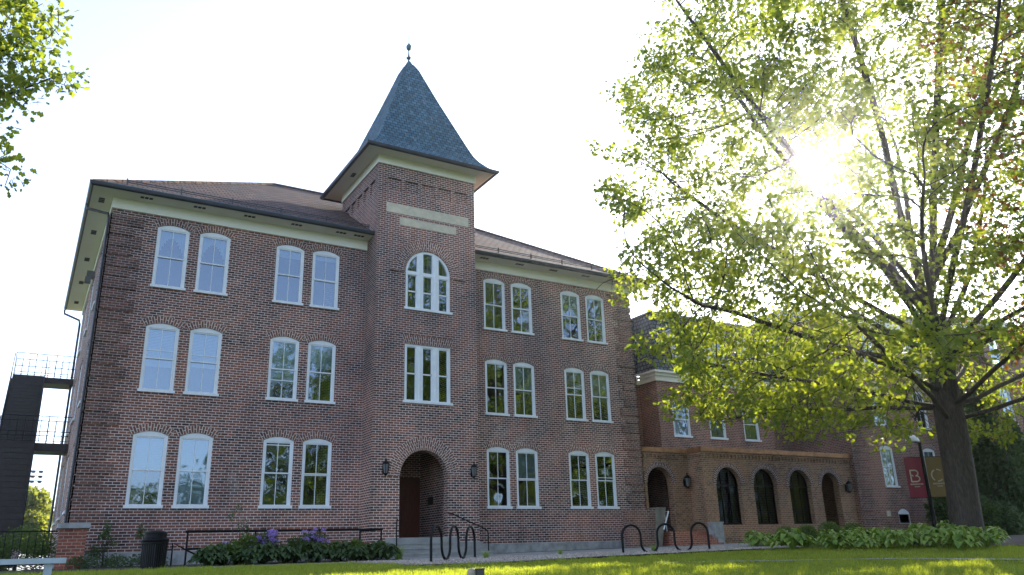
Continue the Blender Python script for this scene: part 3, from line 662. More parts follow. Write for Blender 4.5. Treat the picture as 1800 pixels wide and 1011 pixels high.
for i in range(3):
    xd = 26.42+2.45*i; f = MB()
    f.poly([(xd, 9.2), (xd+1.14, 9.2), (xd+1.14, 10.75), (xd, 10.75)], [[(xd+0.14, 9.34), (xd+1.0, 9.34), (xd+1.0, 10.6), (xd+0.14, 10.6)]], d=y0+0.02)
    f.rim([(xd+0.14, 9.34), (xd+1.0, 9.34), (xd+1.0, 10.6), (xd+0.14, 10.6)], y0+0.02, y0+0.1)
    f.face([(xd, y0+0.02, 9.2), (xd, y0+0.02, 10.75), (xd, y0+0.6, 10.75), (xd, y0+0.3, 9.2)]); f.face([(xd+1.14, y0+0.02, 9.2), (xd+1.14, y0+0.3, 9.2), (xd+1.14, y0+0.6, 10.75), (xd+1.14, y0+0.02, 10.75)])
    f.box(xd-0.08, xd+1.22, y0-0.06, y0+0.6, 10.75, 10.85); f.box(xd+0.14, xd+1.0, y0+0.04, y0+0.08, 9.95, 10.0); f.box(xd+0.56, xd+0.58, y0+0.05, y0+0.08, 9.34, 10.6)
    dm = f.build('dormer_window', 'white', mans)
    g = MB(); g.face([(xd+0.14, y0+0.09, 9.34), (xd+1.0, y0+0.09, 9.34), (xd+1.0, y0+0.09, 10.6), (xd+0.14, y0+0.09, 10.6)]); g.build('pane', 'glass', dm)
    g = MB(); g.box(xd+0.1, xd+1.04, y0+0.2, y0+0.22, 9.3, 10.62); g.build('blind', 'blind', dm)
# flat-roofed porch
PY, PX0, PX1, PZ = -0.74, 25.05, 35.4, 4.22
arches = [(25.77, 27.35, 1.0, 2.78, 0.78), (28.17, 29.75, 1.0, 2.78, 0.78), (30.60, 32.15, 1.0, 2.78, 0.775)]
pd = (32.94, 34.28, 0.5, 2.80, 0.67); sd_ = (22.52, 24.0, 0.6, 2.84, 0.74)
m = MB(front(PY)); HH = [hole(*q, 20) for q in arches+[pd]]
m.poly([(PX0, 0), (PX1, 0), (PX1, PZ), (PX0, PZ)], HH)
for h in HH: m.rim(h, 0, 0.32)
m.X = front(0.2); m.poly([(22.13, 0), (PX0, 0), (PX0, PZ), (22.13, PZ)], [hole(*sd_, 20)]); m.rim(hole(*sd_, 20), 0, 0.35)
m.X = None
m.face([(PX0, 0.2, 0), (PX0, PY, 0), (PX0, PY, PZ), (PX0, 0.2, PZ)]); m.face([(PX1, PY, 0), (PX1, 2.0, 0), (PX1, 2.0, PZ), (PX1, PY, PZ)])
# corbel course of projecting headers below the copper edge
for x in np.arange(PX0+0.05, PX1-0.1, 0.229): m.box(x, x+0.11, PY-0.05, PY, 3.98, 4.12)
for x in np.arange(22.2, PX0-0.12, 0.229): m.box(x, x+0.11, 0.15, 0.2, 3.98, 4.12)
for y in np.arange(PY+0.1, 0.1, 0.229): m.box(PX0-0.05, PX0, y, y+0.11, 3.98, 4.12)
m.box(PX0-0.06, PX1+0.03, PY-0.06, PY, 4.12, PZ+0.01); m.box(22.13, PX0-0.06, 0.14, 0.2, 4.12, PZ+0.01); m.box(PX0-0.06, PX0, PY, 0.14, 4.12, PZ+0.01)
porch = m.build('porch_wall', 'brick_tan', ann)
for q in arches+[pd]:
    r = MB(front(PY)); arch_ring(r, q[0], q[1], q[3], q[4], 0.225, d=0.03, n=20); r.build('brick_arch', 'brick_arch', porch)
r = MB(front(0.2)); arch_ring(r, sd_[0], sd_[1], sd_[3], sd_[4], 0.225, d=0.03, n=20); r.build('brick_arch', 'brick_arch', porch)
cp = MB(); cp.box(PX0-0.12, PX1+0.08, PY-0.12, PY+0.2, PZ+0.01, 4.44); cp.box(22.13, PX0-0.12, 0.08, 0.4, PZ+0.01, 4.44); cp.box(PX0-0.12, PX0+0.2, PY+0.2, 0.08, PZ+0.01, 4.44)
cp.build('copper_edge', 'copper', ann)
rr = MB(); rr.box(22.13, PX1, 0.4, 3.3, 4.25, 4.35); rr.box(PX0+0.2, PX1, PY+0.2, 0.4, 4.25, 4.35); rr.build('porch_ceiling', 'soffit', ann)
fl = MB(); fl.box(22.13, PX1, 0.25, 3.3, 0.3, 0.62); fl.box(PX0+0.1, PX1, PY+0.05, 0.25, 0.3, 0.62); fl.build('porch_floor', 'concrete', ann)
for q in arches:       # dark metal glazing in three openings
    g = MB(front(PY)); a, b = q[0], q[1]; cx = (a+b)/2
    for x in (a+0.02, b-0.05, a+0.05+(b-a-0.1)/3, a+0.05+2*(b-a-0.1)/3): g.box(x-0.02, x+0.03, 0.22, 0.28, 1.0, 2.78 if x in (a+0.02, b-0.05) else 3.35)
    g.box(a, b, 0.21, 0.29, 2.72, 2.80); g.box(a, b, 0.21, 0.29, 1.0, 1.08)
    g.rim(arch_pts(a+0.03, b-0.03, 2.78, 0.75, 16), 0.20, 0.30, closed=False)
    P = arch_pts(a+0.02, b-0.02, 2.78, 0.76, 16); Q = arch_pts(a+0.08, b-0.08, 2.78, 0.70, 16)
    for i in range(16): g.face([(P[i][0], 0.21, P[i][1]), (P[i+1][0], 0.21, P[i+1][1]), (Q[i+1][0], 0.21, Q[i+1][1]), (Q[i][0], 0.21, Q[i][1])])
    o = g.build('arched_window', 'iron', porch)
    g = MB(front(PY)); g.poly(hole(a, b, 1.0, 2.78, 0.78, 16), d=0.25); g.build('pane', 'glass_dark', o)
lantern(ann, 24.72, 0.2, 2.92, s=1.15); lantern(ann, 34.78, PY, 2.75, s=1.15)
for i in range(4):
    b = MB(); b.box(22.0, 24.15, -1.5-0.32*(i+1), -1.5-0.32*i, -0.3, 0.74-0.17*(i+1)); b.build('brick_step', 'brick_pier', ann)
b = MB(); b.box(22.14, 24.15, -1.5, 0.19, -0.3, 0.74); b.build('brick_step', 'brick_pier', ann)

# ============================================================ FAR BRICK BLOCK
far = empty('dormitory_building', (0, 0, 0), 'far dark brick building behind the big tree, its end half covered in ivy', 'building')
FY = -1.0; FX0, FX1, FX2 = 35.42, 44.3, 62.0
m = MB(front(FY)); FW = [(x, x+1.08, z0, z0+2.05, 0.13) for x in (37.72, 41.55) for z0 in (2.80, 6.05, 9.3)]
bw = (38.35, 39.3, 0.95, 1.5, 0.2)
wall_with_windows(m, [(FX0, 0), (FX1, 0), (FX1, 12.0), (FX0, 12.0)], FW+[bw])
m.X = None; m.face([(FX0, 8, 0), (FX0, FY, 0), (FX0, FY, 12), (FX0, 8, 12)]); m.face([(FX1, FY, 0), (FX1, -4, 0), (FX1, -4, 12), (FX1, FY, 12)])
m.X = front(-4.0); FW2 = [(x, x+1.08, z0, z0+2.05, 0.13) for x in (45.0, 49.3, 53.6) for z0 in (2.80, 6.05, 9.3)]
wall_with_windows(m, [(FX1, 0), (FX2, 0), (FX2, 12.0), (FX1, 12.0)], FW2)
m.X = None; m.face([(FX2, -4, 0), (FX2, 8, 0), (FX2, 8, 12), (FX2, -4, 12)]); m.face([(FX0, 8, 0), (FX2, 8, 0), (FX2, 8, 12), (FX0, 8, 12)][::-1])
m.build('wall', 'brick_annex', far)
for q in FW: window(far, front(FY), q[0], 1.08, q[2]-0.02, q[3], 0.13, 0.5, None)
for q in FW2: window(far, front(-4.0), q[0], 1.08, q[2]-0.02, q[3], 0.13, 0.5, None)
b = MB(front(FY)); b.poly(hole(*bw), [[(bw[0]+0.05, 0.97), (bw[1]-0.05, 0.97), (bw[1]-0.05, 1.42), (bw[0]+0.05, 1.42)]], d=0.02); b.build('basement_window', 'white', far)
b = MB(front(FY)); b.box(37.35, 37.65, -0.05, 0, 1.32, 1.6); b.build('wall_vent', 'limestone', far)
quoins(far, front(FY), FX0, 1, 0.4, 11.6, long=1.15, short=1.0, out=0.04)
c = MB(); c.box(FX0-0.3, FX1+0.3, FY-0.35, FY, 11.6, 12.0); c.box(FX1-0.3, FX2+0.3, -4.35, -4, 11.6, 12.0); c.box(FX1-0.3, FX1, -4, FY-0.35, 11.6, 12.0); c.build('cornice', 'cream', far)
c = MB(); c.face([(FX0-0.35, FY-0.4, 12.0), (FX1, FY-0.4, 12.0), (FX1, 3.4, 13.6), (FX0+1, 3.4, 13.6)]); c.face([(FX1-0.35, -4.4, 12.0), (FX2+0.3, -4.4, 12.0), (FX2, 2, 13.8), (FX1-0.35, 2, 13.8)])
c.face([(FX0-0.35, FY-0.4, 12), (FX0+1, 3.4, 13.6), (FX0-0.35, 8.2, 12)]); c.face([(FX1-0.35, -4.4, 12), (FX1-0.35, 2, 13.8), (FX1-0.35, 8, 12)]); c.face([(FX0-0.35, 8.2, 12), (FX0+1, 3.4, 13.6), (FX2, 3.4, 13.6), (FX2, 8.2, 12)])
c.build('roof', 'slate_m', far)
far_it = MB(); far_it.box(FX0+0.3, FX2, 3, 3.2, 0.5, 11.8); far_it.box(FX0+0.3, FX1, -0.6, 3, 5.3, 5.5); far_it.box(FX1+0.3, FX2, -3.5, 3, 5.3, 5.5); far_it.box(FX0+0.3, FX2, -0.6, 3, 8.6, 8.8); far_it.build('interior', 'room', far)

# ============================================================ GROUND
GP = [(-400, -6), (-60, -3.0), (-28, -1.55), (-22, -0.92), (-16, -0.42), (-10, -0.16), (-4, -0.07), (-1.5, 0.0), (500, 0.0)]
TREE = (23.3, -13.4)
def g(x, y):
    z = np.interp(y, [p[0] for p in GP], [p[1] for p in GP])
    z = z + np.clip((x-12)*0.012, 0, 0.25)*np.clip((y+40)/10, 0, 1) + 0.16*np.exp(-((x-TREE[0])**2+(y-TREE[1])**2)/9)
    return z
def G(x, y): return float(g(np.float64(x), np.float64(y)))
xs = np.concatenate([[-500, -200, -80, -40], np.arange(-20, 60.01, 0.5), [80, 120, 250, 600]]); ys = np.concatenate([[-400, -120, -60], np.arange(-40, 4.01, 0.5), [12, 30, 80, 200, 500]])
XX, YY = np.meshgrid(xs, ys); V = np.stack([XX.ravel(), YY.ravel(), g(XX, YY).ravel()], 1); nx = len(xs)
I, J = np.meshgrid(np.arange(nx-1), np.arange(len(ys)-1)); a = (J*nx+I).ravel(); F = np.stack([a, a+1, a+nx+1, a+nx], 1)
tag(np_mesh('ground', V, F, 'turf', smooth=True), kind='structure')
def ribbon(name, A, B, mat, dz, n=80, m=10):
    """strip of ground cover between two polylines given as [(x, y)...]"""
    def samp(L, t):
        d = [0]; 
        for p, q in zip(L, L[1:]): d.append(d[-1]+math.dist(p, q))
        t = t*d[-1]; return np.interp(t, d, [p[0] for p in L]), np.interp(t, d, [p[1] for p in L])
    t = np.linspace(0, 1, n+1); ax, ay = samp(A, t); bx, by = samp(B, t); V = []
    for j in range(m+1):
        s = j/m; X, Y = ax+(bx-ax)*s, ay+(by-ay)*s; V.append(np.stack([X, Y, g(X, Y)+dz], 1))
    V = np.concatenate(V); I, J = np.meshgrid(np.arange(n), np.arange(m)); a = (J*(n+1)+I).ravel()
    return tag(np_mesh(name, V, np.stack([a, a+n+1, a+n+2, a+1], 1)[:, ::-1], mat, smooth=True), kind='structure')
ribbon('flower_bed', [(-1, -0.05), (9.0, -0.05)], [(-1, -4.9), (9.3, -4.6)], 'mulch', 0.02, 40, 20)
ribbon('walkway', [(1.2, -5.0), (9.2, -4.9), (9.3, -2.0), (13.2, -2.0), (13.4, -1.2), (22.5, -1.6), (26, -1.6)], [(1.6, -6.8), (6, -6.9), (9.5, -7.0), (12, -6.5), (14, -6.0), (20, -6.0), (26, -5.0)], 'concrete', 0.035, 140, 24)
ribbon('gravel_bed', [(5.6, -6.9), (9.5, -6.9), (12, -6.4), (14, -5.9), (20.5, -6.0)], [(6.2, -10.9), (8, -11.2), (11.5, -10.3), (15.5, -10.4), (19.5, -10.5)], 'gravel', 0.05, 80, 24)
ribbon('mulch_bed', [(20.5, -5.0), (26, -2.5), (36, -2.0), (50, -5)], [(19.7, -10.6), (21.5, -15.3), (26, -17.3), (46, -14)], 'mulch', 0.028, 80, 60)
ribbon('wall_bed', [(13.4, -0.06), (22.2, -0.06)], [(13.4, -1.3), (22.2, -1.8)], 'mulch', 0.045, 40, 6)
ribbon('sidewalk', [(11.5, -12.9), (24.0, -21.3), (36, -27.7)], [(11.4, -13.15), (23.85, -21.55), (35.85, -28.0)], 'concrete', 0.03, 60, 2)
e_ = MB(); P = [(10.8, -10.75), (13, -10.5), (15.5, -10.5), (17.5, -10.6)]
for p, q in zip(P, P[1:]): e_.face([(p[0], p[1], G(*p)-0.02), (q[0], q[1], G(*q)-0.02), (q[0], q[1], G(*q)+0.075), (p[0], p[1], G(*p)+0.075)]); e_.face([(p[0], p[1], G(*p)+0.075), (q[0], q[1], G(*q)+0.075), (q[0], q[1]+0.02, G(*q)+0.075), (p[0], p[1]+0.02, G(*p)+0.075)])
tag(e_.build('bed_edging', 'iron'), 'black metal edging strip between the lawn and the gravel of the wide bicycle rack', 'edging')

# loose stones of the gravel
n = 15000; px_ = np.where(NR.rand(n) < 0.4, NR.uniform(6.2, 11.5, n), NR.uniform(11, 19.4, n)); py_ = NR.uniform(-11.0, -6.2, n)
fe_ = np.interp(px_, [6.2, 8, 11.5, 15.5, 19.5], [-10.8, -11.1, -10.2, -10.3, -10.4]); be_ = np.interp(px_, [5.6, 9.5, 12, 14, 20.5], [-7.0, -7.0, -6.6, -6.1, -6.2]); k_ = (py_ > fe_) & (py_ < be_); px_, py_ = px_[k_], py_[k_]; n = len(px_)
OC = np.array([(1, 0, 0), (-1, 0, 0), (0, 1, 0), (0, -1, 0), (0, 0, 1), (0, 0, -0.6)]); sz_ = NR.uniform(0.018, 0.045, (n, 1, 1))*NR.uniform(0.6, 1.2, (n, 1, 3)); th_ = NR.uniform(0, 6.28, n); c_, s_ = np.cos(th_), np.sin(th_)
L_ = OC[None]*sz_*(1+NR.uniform(-.25, .25, (n, 6, 3))); X_ = L_[..., 0]*c_[:, None]-L_[..., 1]*s_[:, None]; Y_ = L_[..., 0]*s_[:, None]+L_[..., 1]*c_[:, None]
V = np.stack([X_+px_[:, None], Y_+py_[:, None], L_[..., 2]+(g(px_, py_)+0.055)[:, None]], 2).reshape(-1, 3); OF = np.array([(0, 2, 4), (2, 1, 4), (1, 3, 4), (3, 0, 4), (2, 0, 5), (1, 2, 5), (3, 1, 5), (0, 3, 5)])
tag(np_mesh('gravel_stones', V, (np.arange(n)[:, None, None]*6+OF[None]).reshape(-1, 3), 'stones'), 'pale loose gravel stones under the bicycle racks', 'gravel', kind='stuff')

# grass blades over the lawn the camera can see
lawn_edge_x = [-14, 5.6, 6.4, 8, 11.5, 15.5, 19.6, 21.5, 26, 46, 60]
lawn_edge_y = [-6.9, -7.0, -11.0, -11.2, -10.6, -10.55, -10.7, -15.4, -17.4, -14.1, -14]
n = 520000
gx = NR.uniform(-6, 34, n); gy = NR.uniform(-22.5, -6.9, n)
ok = gy < np.interp(gx, lawn_edge_x, lawn_edge_y)
side = lambda x0, y0, x1, y1: (gx-x0)*(y1-y0)-(gy-y0)*(x1-x0)
insw = (side(11.5, -12.9, 24, -21.3) > 0) & (side(11.3, -13.3, 23.7, -21.75) < 0) & (gx > 11.1)
ok &= ~insw
P = np.stack([gx-CAM.x, gy-CAM.y, g(gx, gy)-CAM.z], 1)
zc = P@np.array(fw); sx = (P@np.array(rt))/zc*1401.7; sy = -(P@np.array(up))/zc*1401.7+505.5
ok &= (zc > 5) & (np.abs(sx) < 960) & (sy < 1060)
gx, gy = gx[ok], gy[ok]; n = len(gx)
cl = np.array([noise.noise(Vector((x*1.3, y*1.3, 0))) for x, y in zip(gx[::1], gy[::1])]); c2_ = np.array([noise.noise(Vector((x*5.1, y*5.1, 7))) for x, y in zip(gx, gy)]); hh = (0.050+0.045*NR.rand(n))*(1+0.5*cl+0.7*c2_)
an = NR.uniform(0, 2*PI, n); wd = NR.uniform(0.006, 0.012, n); ln = NR.normal(0, 0.022, (n, 2)); gz = g(gx, gy)-0.004
base = np.stack([gx, gy, gz], 1); sv_ = np.stack([np.cos(an)*wd, np.sin(an)*wd, 0*an], 1); tip = base+np.stack([ln[:, 0], ln[:, 1], hh], 1)
V = np.empty((n*3, 3)); V[0::3] = base-sv_; V[1::3] = base+sv_; V[2::3] = tip
tag(np_mesh('lawn_grass', V, np.arange(n*3).reshape(-1, 3), 'grass'), 'short mown grass, bright where the low sun catches it', 'grass', kind='stuff')

# ============================================================ FOLIAGE TOOLS
LEAF6 = np.array([(0, 0, 0), (-0.34, 0.28, 0.05), (-0.22, 0.45, 0.03), (-0.42, 0.66, 0.07), (0, 1.0, -0.05), (0.42, 0.66, 0.07), (0.22, 0.45, 0.03), (0.34, 0.28, 0.05)])
def leaves(name, C_, D_, size, mat, parent=None, shape='lobed', droop=0.3, mi=None, jitter=0.5, flat=0.0):
    """C_ leaf base points, D_ rough outward directions; one folded lobed leaf each (two four-sided halves + tips)"""
    n = len(C_); C_ = np.asarray(C_); D_ = np.asarray(D_)+NR.normal(0, 0.55, (n, 3)); D_[:, 2] -= droop; D_ /= np.linalg.norm(D_, axis=1)[:, None]
    U = NR.normal(0, 1, (n, 3)); U[:, 2] += flat; Nn = np.cross(D_, np.cross(U, D_)); Nn /= np.linalg.norm(Nn, axis=1)[:, None]+1e-9; S = np.cross(D_, Nn)
    sz = size*(1+NR.uniform(-jitter, jitter, n))
    if shape == 'lobed': T = LEAF6; faces = [(0, 1, 2, 4), (2, 3, 4, 4), (0, 4, 6, 7), (4, 5, 6, 6)]
    T = LEAF6 if shape == 'lobed' else np.array([(0, 0, 0), (-0.30, 0.45, 0.10), (0, 1.0, -0.10), (0.30, 0.45, 0.10)]) if shape == 'oval' else np.array([(0, 0, 0), (-0.42, 0.30, 0.10), (-0.34, 0.65, 0.08), (0, 1.0, -0.15), (0.34, 0.65, 0.08), (0.42, 0.30, 0.10)])
    k = len(T); V = (C_[:, None, :] + sz[:, None, None]*(T[None, :, 0:1]*S[:, None, :] + T[None, :, 1:2]*D_[:, None, :] + T[None, :, 2:3]*Nn[:, None, :])).reshape(-1, 3)
    if shape == 'lobed': fl = [(0, 1, 2), (2, 3, 4), (0, 2, 4), (0, 4, 6), (4, 5, 6), (0, 6, 7)]
    elif shape == 'oval': fl = [(0, 1, 2), (0, 2, 3)]
    else: fl = [(0, 1, 2, 3), (0, 3, 4, 5)]
    fl = np.array(fl); F = (np.arange(n)[:, None, None]*k + fl[None]).reshape(-1, fl.shape[1])
    m_ = None if mi is None else np.repeat(mi, len(fl))
    return np_mesh(name, V, F, mat, parent, mi=m_)
def blob_points(blobs, n):
    """random points in a set of ellipsoids (cx,cy,cz,rx,ry,rz), denser towards the shell"""
    vol = np.array([b[3]*b[4]*b[5] for b in blobs])**0.75; k = NR.choice(len(blobs), n, p=vol/vol.sum()); B = np.array(blobs)[k]
    d = NR.normal(0, 1, (n, 3)); d /= np.linalg.norm(d, axis=1)[:, None]; r = NR.rand(n)**(1/2.6)
    return B[:, :3]+d*r[:, None]*B[:, 3:]
def colonize(seed_chain, attractors, step, kill, influence, iters=200, bias=(0, 0, 0.05), maxn=9000, par0=None):
    P = [Vector(p) for p in seed_chain]; par = list(par0) if par0 else [i-1 for i in range(len(P))]; A = [Vector(a) for a in attractors]
    tried, nk = {}, {}; near = [None]*len(A); nd = [1e9]*len(A); new_from = 0; bias = Vector(bias)
    for it in range(iters):
        if new_from >= len(P): break
        kd = KDTree(len(P)-new_from)
        for i in range(new_from, len(P)): kd.insert(P[i], i)
        kd.balance(); keep = []
        for j in range(len(A)):
            _, i, d = kd.find(A[j])
            if d < nd[j]: nd[j] = d; near[j] = i
            if nd[j] > kill: keep.append(j)
        A = [A[j] for j in keep]; near = [near[j] for j in keep]; nd = [nd[j] for j in keep]
        if not A or len(P) > maxn: break
        acc = {}
        for j in range(len(A)):
            if nd[j] < influence:
                v = (A[j]-P[near[j]]); v.normalize(); q = acc.get(near[j]); acc[near[j]] = (q+v) if q else v.copy()
        if not acc: break
        new_from = len(P)
        for i, v in acc.items():
            v = v.normalized()+bias+Vector((rnd.uniform(-.12, .12), rnd.uniform(-.12, .12), rnd.uniform(-.12, .12)))
            if par[i] >= 0: v += 0.35*(P[i]-P[par[i]]).normalized()
            q = P[i]+v.normalized()*step; last = tried.get(i)
            if nk.get(i, 0) >= 3 or (last is not None and (last-q).length < 0.35*step): continue
            tried[i] = q; nk[i] = nk.get(i, 0)+1; P.append(q); par.append(i)
    return P, par
def skeleton_mesh(P, par, r_tip, expo, r_base=None, base_n=0, name='trunk', mat='bark', parent=None, flare=0.0):
    n = len(P); kids = [[] for _ in range(n)]
    for i, p in enumerate(par):
        if p >= 0: kids[p].append(i)
    R = [0.0]*n
    for i in range(n-1, -1, -1):
        s = sum(R[k]**expo for k in kids[i]); R[i] = max(r_tip, s**(1/expo)) if kids[i] else r_tip
    if r_base:
        f = r_base/R[0]; q = math.log(r_base/r_tip)/math.log(max(R[0]/r_tip, 1.01)); R = [r_tip*(r/r_tip)**q for r in R]
    Vs, Fs = [], []
    def chain(idx):
        pts = [P[i] for i in idx]; rs = [R[i] for i in idx]; 
        if len(idx) > 1: rs[0] = min(rs[0], rs[1]*1.15)
        if idx[0] == 0:
            for k in range(len(rs)): rs[k] *= 1+flare*math.exp(-k*0.9)
        m = 14 if rs[0] > 0.2 else 8 if rs[0] > 0.06 else 5 if rs[0] > 0.02 else 3
        a = Vector((0.3, 1, 0.2)); T = [(pts[min(i+1, len(pts)-1)]-pts[max(i-1, 0)]).normalized() for i in range(len(pts))]
        nr = (a-T[0]*a.dot(T[0])).normalized(); b0 = len(Vs)
        for i, p in enumerate(pts):
            nr = (nr-T[i]*nr.dot(T[i])).normalized(); b = T[i].cross(nr)
            for k in range(m):
                w_ = 1+(0.05*math.sin(3*k*2*PI/m+p.z) if m > 8 else 0)
                Vs.append(p+rs[i]*w_*(math.cos(2*PI*k/m)*nr+math.sin(2*PI*k/m)*b))
        for i in range(len(pts)-1):
            for k in range(m): k2 = (k+1) % m; Fs.append((b0+i*m+k, b0+i*m+k2, b0+(i+1)*m+k2, b0+(i+1)*m+k))
    st = [(0, [0])]
    while st:
        i, ch = st.pop()
        while True:
            ks = sorted(kids[i], key=lambda k: -R[k])
            if not ks: break
            for k in ks[1:]: st.append((k, [i, k]))
            i = ks[0]; ch.append(i)
        if len(ch) > 1: chain(ch)
    return np_mesh(name, [tuple(v) for v in Vs], Fs, mat, parent, smooth=True), R, kids
def crown_leaves(P, par, R, kids, rmax, per, spread, size, mat, parent, keep=lambda p: True, mi_fn=None, droop=0.25, prob=1.0, mingen=0):
    Cn, Dn, Mi = [], [], []
    gen = [0]*len(P)
    for i in range(1, len(P)): gen[i] = 0 if R[i] > rmax*1.2 else gen[par[i]]+1
    for i in range(len(P)):
        if R[i] > rmax or gen[i] < mingen or par[i] < 0 or not keep(P[i]) or rnd.random() > prob: continue
        d = (P[i]-P[par[i]]).normalized(); k = per if kids[i] else int(per*2.2)
        for _ in range(k):
            s = P[par[i]].lerp(P[i], rnd.random()); o = Vector((rnd.gauss(0, 1), rnd.gauss(0, 1), rnd.gauss(0, 0.7)))
            Cn.append(s+o*spread); Dn.append(d*0.4+o.normalized()*0.9)
            if mi_fn: Mi.append(mi_fn(s))
    return leaves('crown', [tuple(c) for c in Cn], [tuple(d) for d in Dn], size, mat, parent, mi=np.array(Mi) if mi_fn else None, droop=droop)

# ============================================================ THE BIG TREE
tx, ty = TREE; tz = G(tx, ty)
view = Vector((tx-CAM.x, ty-CAM.y, 0)).normalized(); lat = Vector((view.y, -view.x, 0))     # away from the path, and to the right of it
blobs = []
for zc_, rad, th in ((4.9, 9.2, 1.2), (6.9, 9.9, 1.4), (9.3, 9.8, 1.9), (12.2, 10.0, 2.1), (15.2, 9.3, 2.2), (18.2, 8.2, 2.2), (21.0, 6.8, 2.0), (23.5, 4.6, 1.8)):
    m_ = max(7, int(rad*1.5)); off = rnd.random()*6
    for i in range(m_):
        a_ = off+2*PI*i/m_+rnd.uniform(-.2, .2); q = rad*rnd.uniform(0.66, 0.84); rr_ = rad*rnd.uniform(0.20, 0.30)
        blobs.append((tx+q*math.cos(a_), ty+q*math.sin(a_), tz+zc_+rnd.uniform(-.7, .7), rr_, rr_, th*rnd.uniform(0.7, 1.1)))
    for i in range(m_//2):
        a_ = rnd.random()*2*PI; q = rad*rnd.uniform(0.25, 0.5); blobs.append((tx+q*math.cos(a_), ty+q*math.sin(a_), tz+zc_+rnd.uniform(0, 1), rad*.22, rad*.22, th))
BX = ((12.1, -11.8, 8.7), (12.1, -12.2, 9.7), (12.1, -11.9, 7.4), (12.3, -11.7, 6.6), (12.6, -12.4, 7.8), (13.2, -12.4, 5.3), (13.7, -12.4, 4.4), (13.3, -12.6, 5.8), (12.4, -13.1, 13.2), (12.8, -12.9, 11.9), (14.0, -14.6, 14.5), (14.8, -12.1, 3.6), (15.8, -12.6, 3.4), (17.9, -12.6, 3.3), (19.4, -13.3, 2.8))
for b in BX: blobs += [(b[0]+rnd.uniform(-.5, .5), b[1]+rnd.uniform(-1, 1), b[2], 0.9, 0.9, 0.6)]*2
AT = blob_points(blobs, 18000)
def sun_gap(p):     # the opening in the crown the low sun breaks through
    q = p+Vector((tx, ty, tz))-CAM; return (q-sd*q.dot(sd)).length > 0.42
tree = empty('oak_tree', (tx, ty, tz), 'large spreading tree with the sun behind it, thick grey trunk', 'tree')
seed = [(tx, ty, tz-0.3)]+[(tx+lat.x*0.018*k, ty+lat.y*0.018*k, tz-0.3+0.42*k) for k in range(1, 12)]
seed += [(seed[11][0]+0.05*math.sin(k), seed[11][1]+0.04*math.cos(k), tz+4.5+0.5*k) for k in range(1, 9)]
spar = list(range(-1, len(seed)-1)); ga = 0.6
for ring, cnt, el0, el1, Ln, curve in ((0, 7, 2, 10, 8.6, -0.012), (1, 7, 16, 26, 10.0, -0.004), (2, 8, 36, 48, 11.5, 0.004), (3, 8, 56, 72, 14.5, 0.006)):
    for i in range(cnt):
        st_ = {0: 9, 1: 11, 2: 13, 3: 16}[ring]+rnd.choice((0, 1, 1, 2)); az = ga+2*PI*(i+0.3*rnd.random())/cnt+ring*0.45; el = math.radians(rnd.uniform(el0, el1)); cur = Vector(seed[st_]); last = st_; L_ = Ln*rnd.uniform(0.85, 1.05)
        for k in range(int(L_/0.42)):
            el += curve*(1 if k > 4 else -3)+rnd.uniform(-.05, .05); az += rnd.uniform(-.05, .05); cur = cur+Vector((math.cos(az)*math.cos(el), math.sin(az)*math.cos(el), math.sin(el)))*0.42
            if k == 0 and ring < 2: cur.z += 0.1
            seed.append(tuple(cur)); spar.append(last); last = len(seed)-1
P_, par_ = colonize(seed, [tuple(a) for a in AT], 0.36, 0.52, 7.0, iters=60, bias=(0, 0, 0.08), maxn=22000, par0=spar)
Ml = Matrix.Translation((-tx, -ty, -tz)); P_ = [Ml @ p for p in P_]
tro, R_, kids_ = skeleton_mesh(P_, par_, 0.010, 2.25, r_base=0.44, parent=tree, flare=0.30)
def flare_red(p):  # scatters the flare-tinted leaves over the right side of the crown
    wp = p+Vector((tx, ty, tz)); v = wp-CAM; zc = v.dot(fw); X, Y = v.dot(rt)/zc, v.dot(up)/zc
    return 1 if (lat.dot(p) > 1.5 and rnd.random() < 0.22 and noise.noise(p*0.25) > -0.05) else 0
crown_leaves(P_, par_, R_, kids_, 0.034, 19, 0.17, 0.13, ['leaf', 'leaf_flare'], tree, mi_fn=flare_red, mingen=3, keep=lambda p: sun_gap(p) and noise.noise(p*0.85)+0.5*noise.noise(p*2.1) > (-0.06 if p.z > 8 else -0.26)+(0.22 if p.x*0.82+p.y*0.57 > 1.5 else 0))
print('oak nodes', len(P_))

# second tree whose crown reaches into the top left corner
lx, ly = -7.6, -8.6; lz = G(lx, ly)
bl2 = []
for zc_, rad in ((8.2, 3.6), (10.0, 4.6), (12.2, 5.0), (14.5, 4.4), (16.5, 3.0)):
    for i in range(9):
        a_ = rnd.random()*2*PI; q = rad*rnd.uniform(0.3, 0.85); bl2.append((lx+q*math.cos(a_), ly+q*math.sin(a_), lz+zc_+rnd.uniform(-.5, .5), 1.2, 1.2, 0.9))
bl2 += [(-2.9, -10.6, 10.9, 1.1, 1.0, 1.1), (-2.6, -10.4, 10.2, 1.0, 1.0, 0.8), (-2.0, -10.7, 9.8, 0.55, 0.6, 0.5), (-3.0, -10.4, 9.4, 0.9, 0.9, 0.7), (-2.7, -10.2, 11.5, 0.5, 0.5, 0.5), (-3.0, -9.8, 8.3, 0.75, 0.6, 0.6), (-2.6, -9.7, 7.75, 0.4, 0.4, 0.3), (-3.6, -10, 9.3, 1, 1, 0.8)]*4
t2 = empty('maple_tree', (lx, ly, lz), 'leafy tree branch reaching into the top left corner of the sky', 'tree')
P2, par2 = colonize([(lx, ly, lz-0.2)]+[(lx, ly, lz-0.2+0.5*k) for k in range(1, 22)], [tuple(a) for a in blob_points(bl2, 4200)], 0.36, 0.45, 6.0, iters=60, maxn=7000)
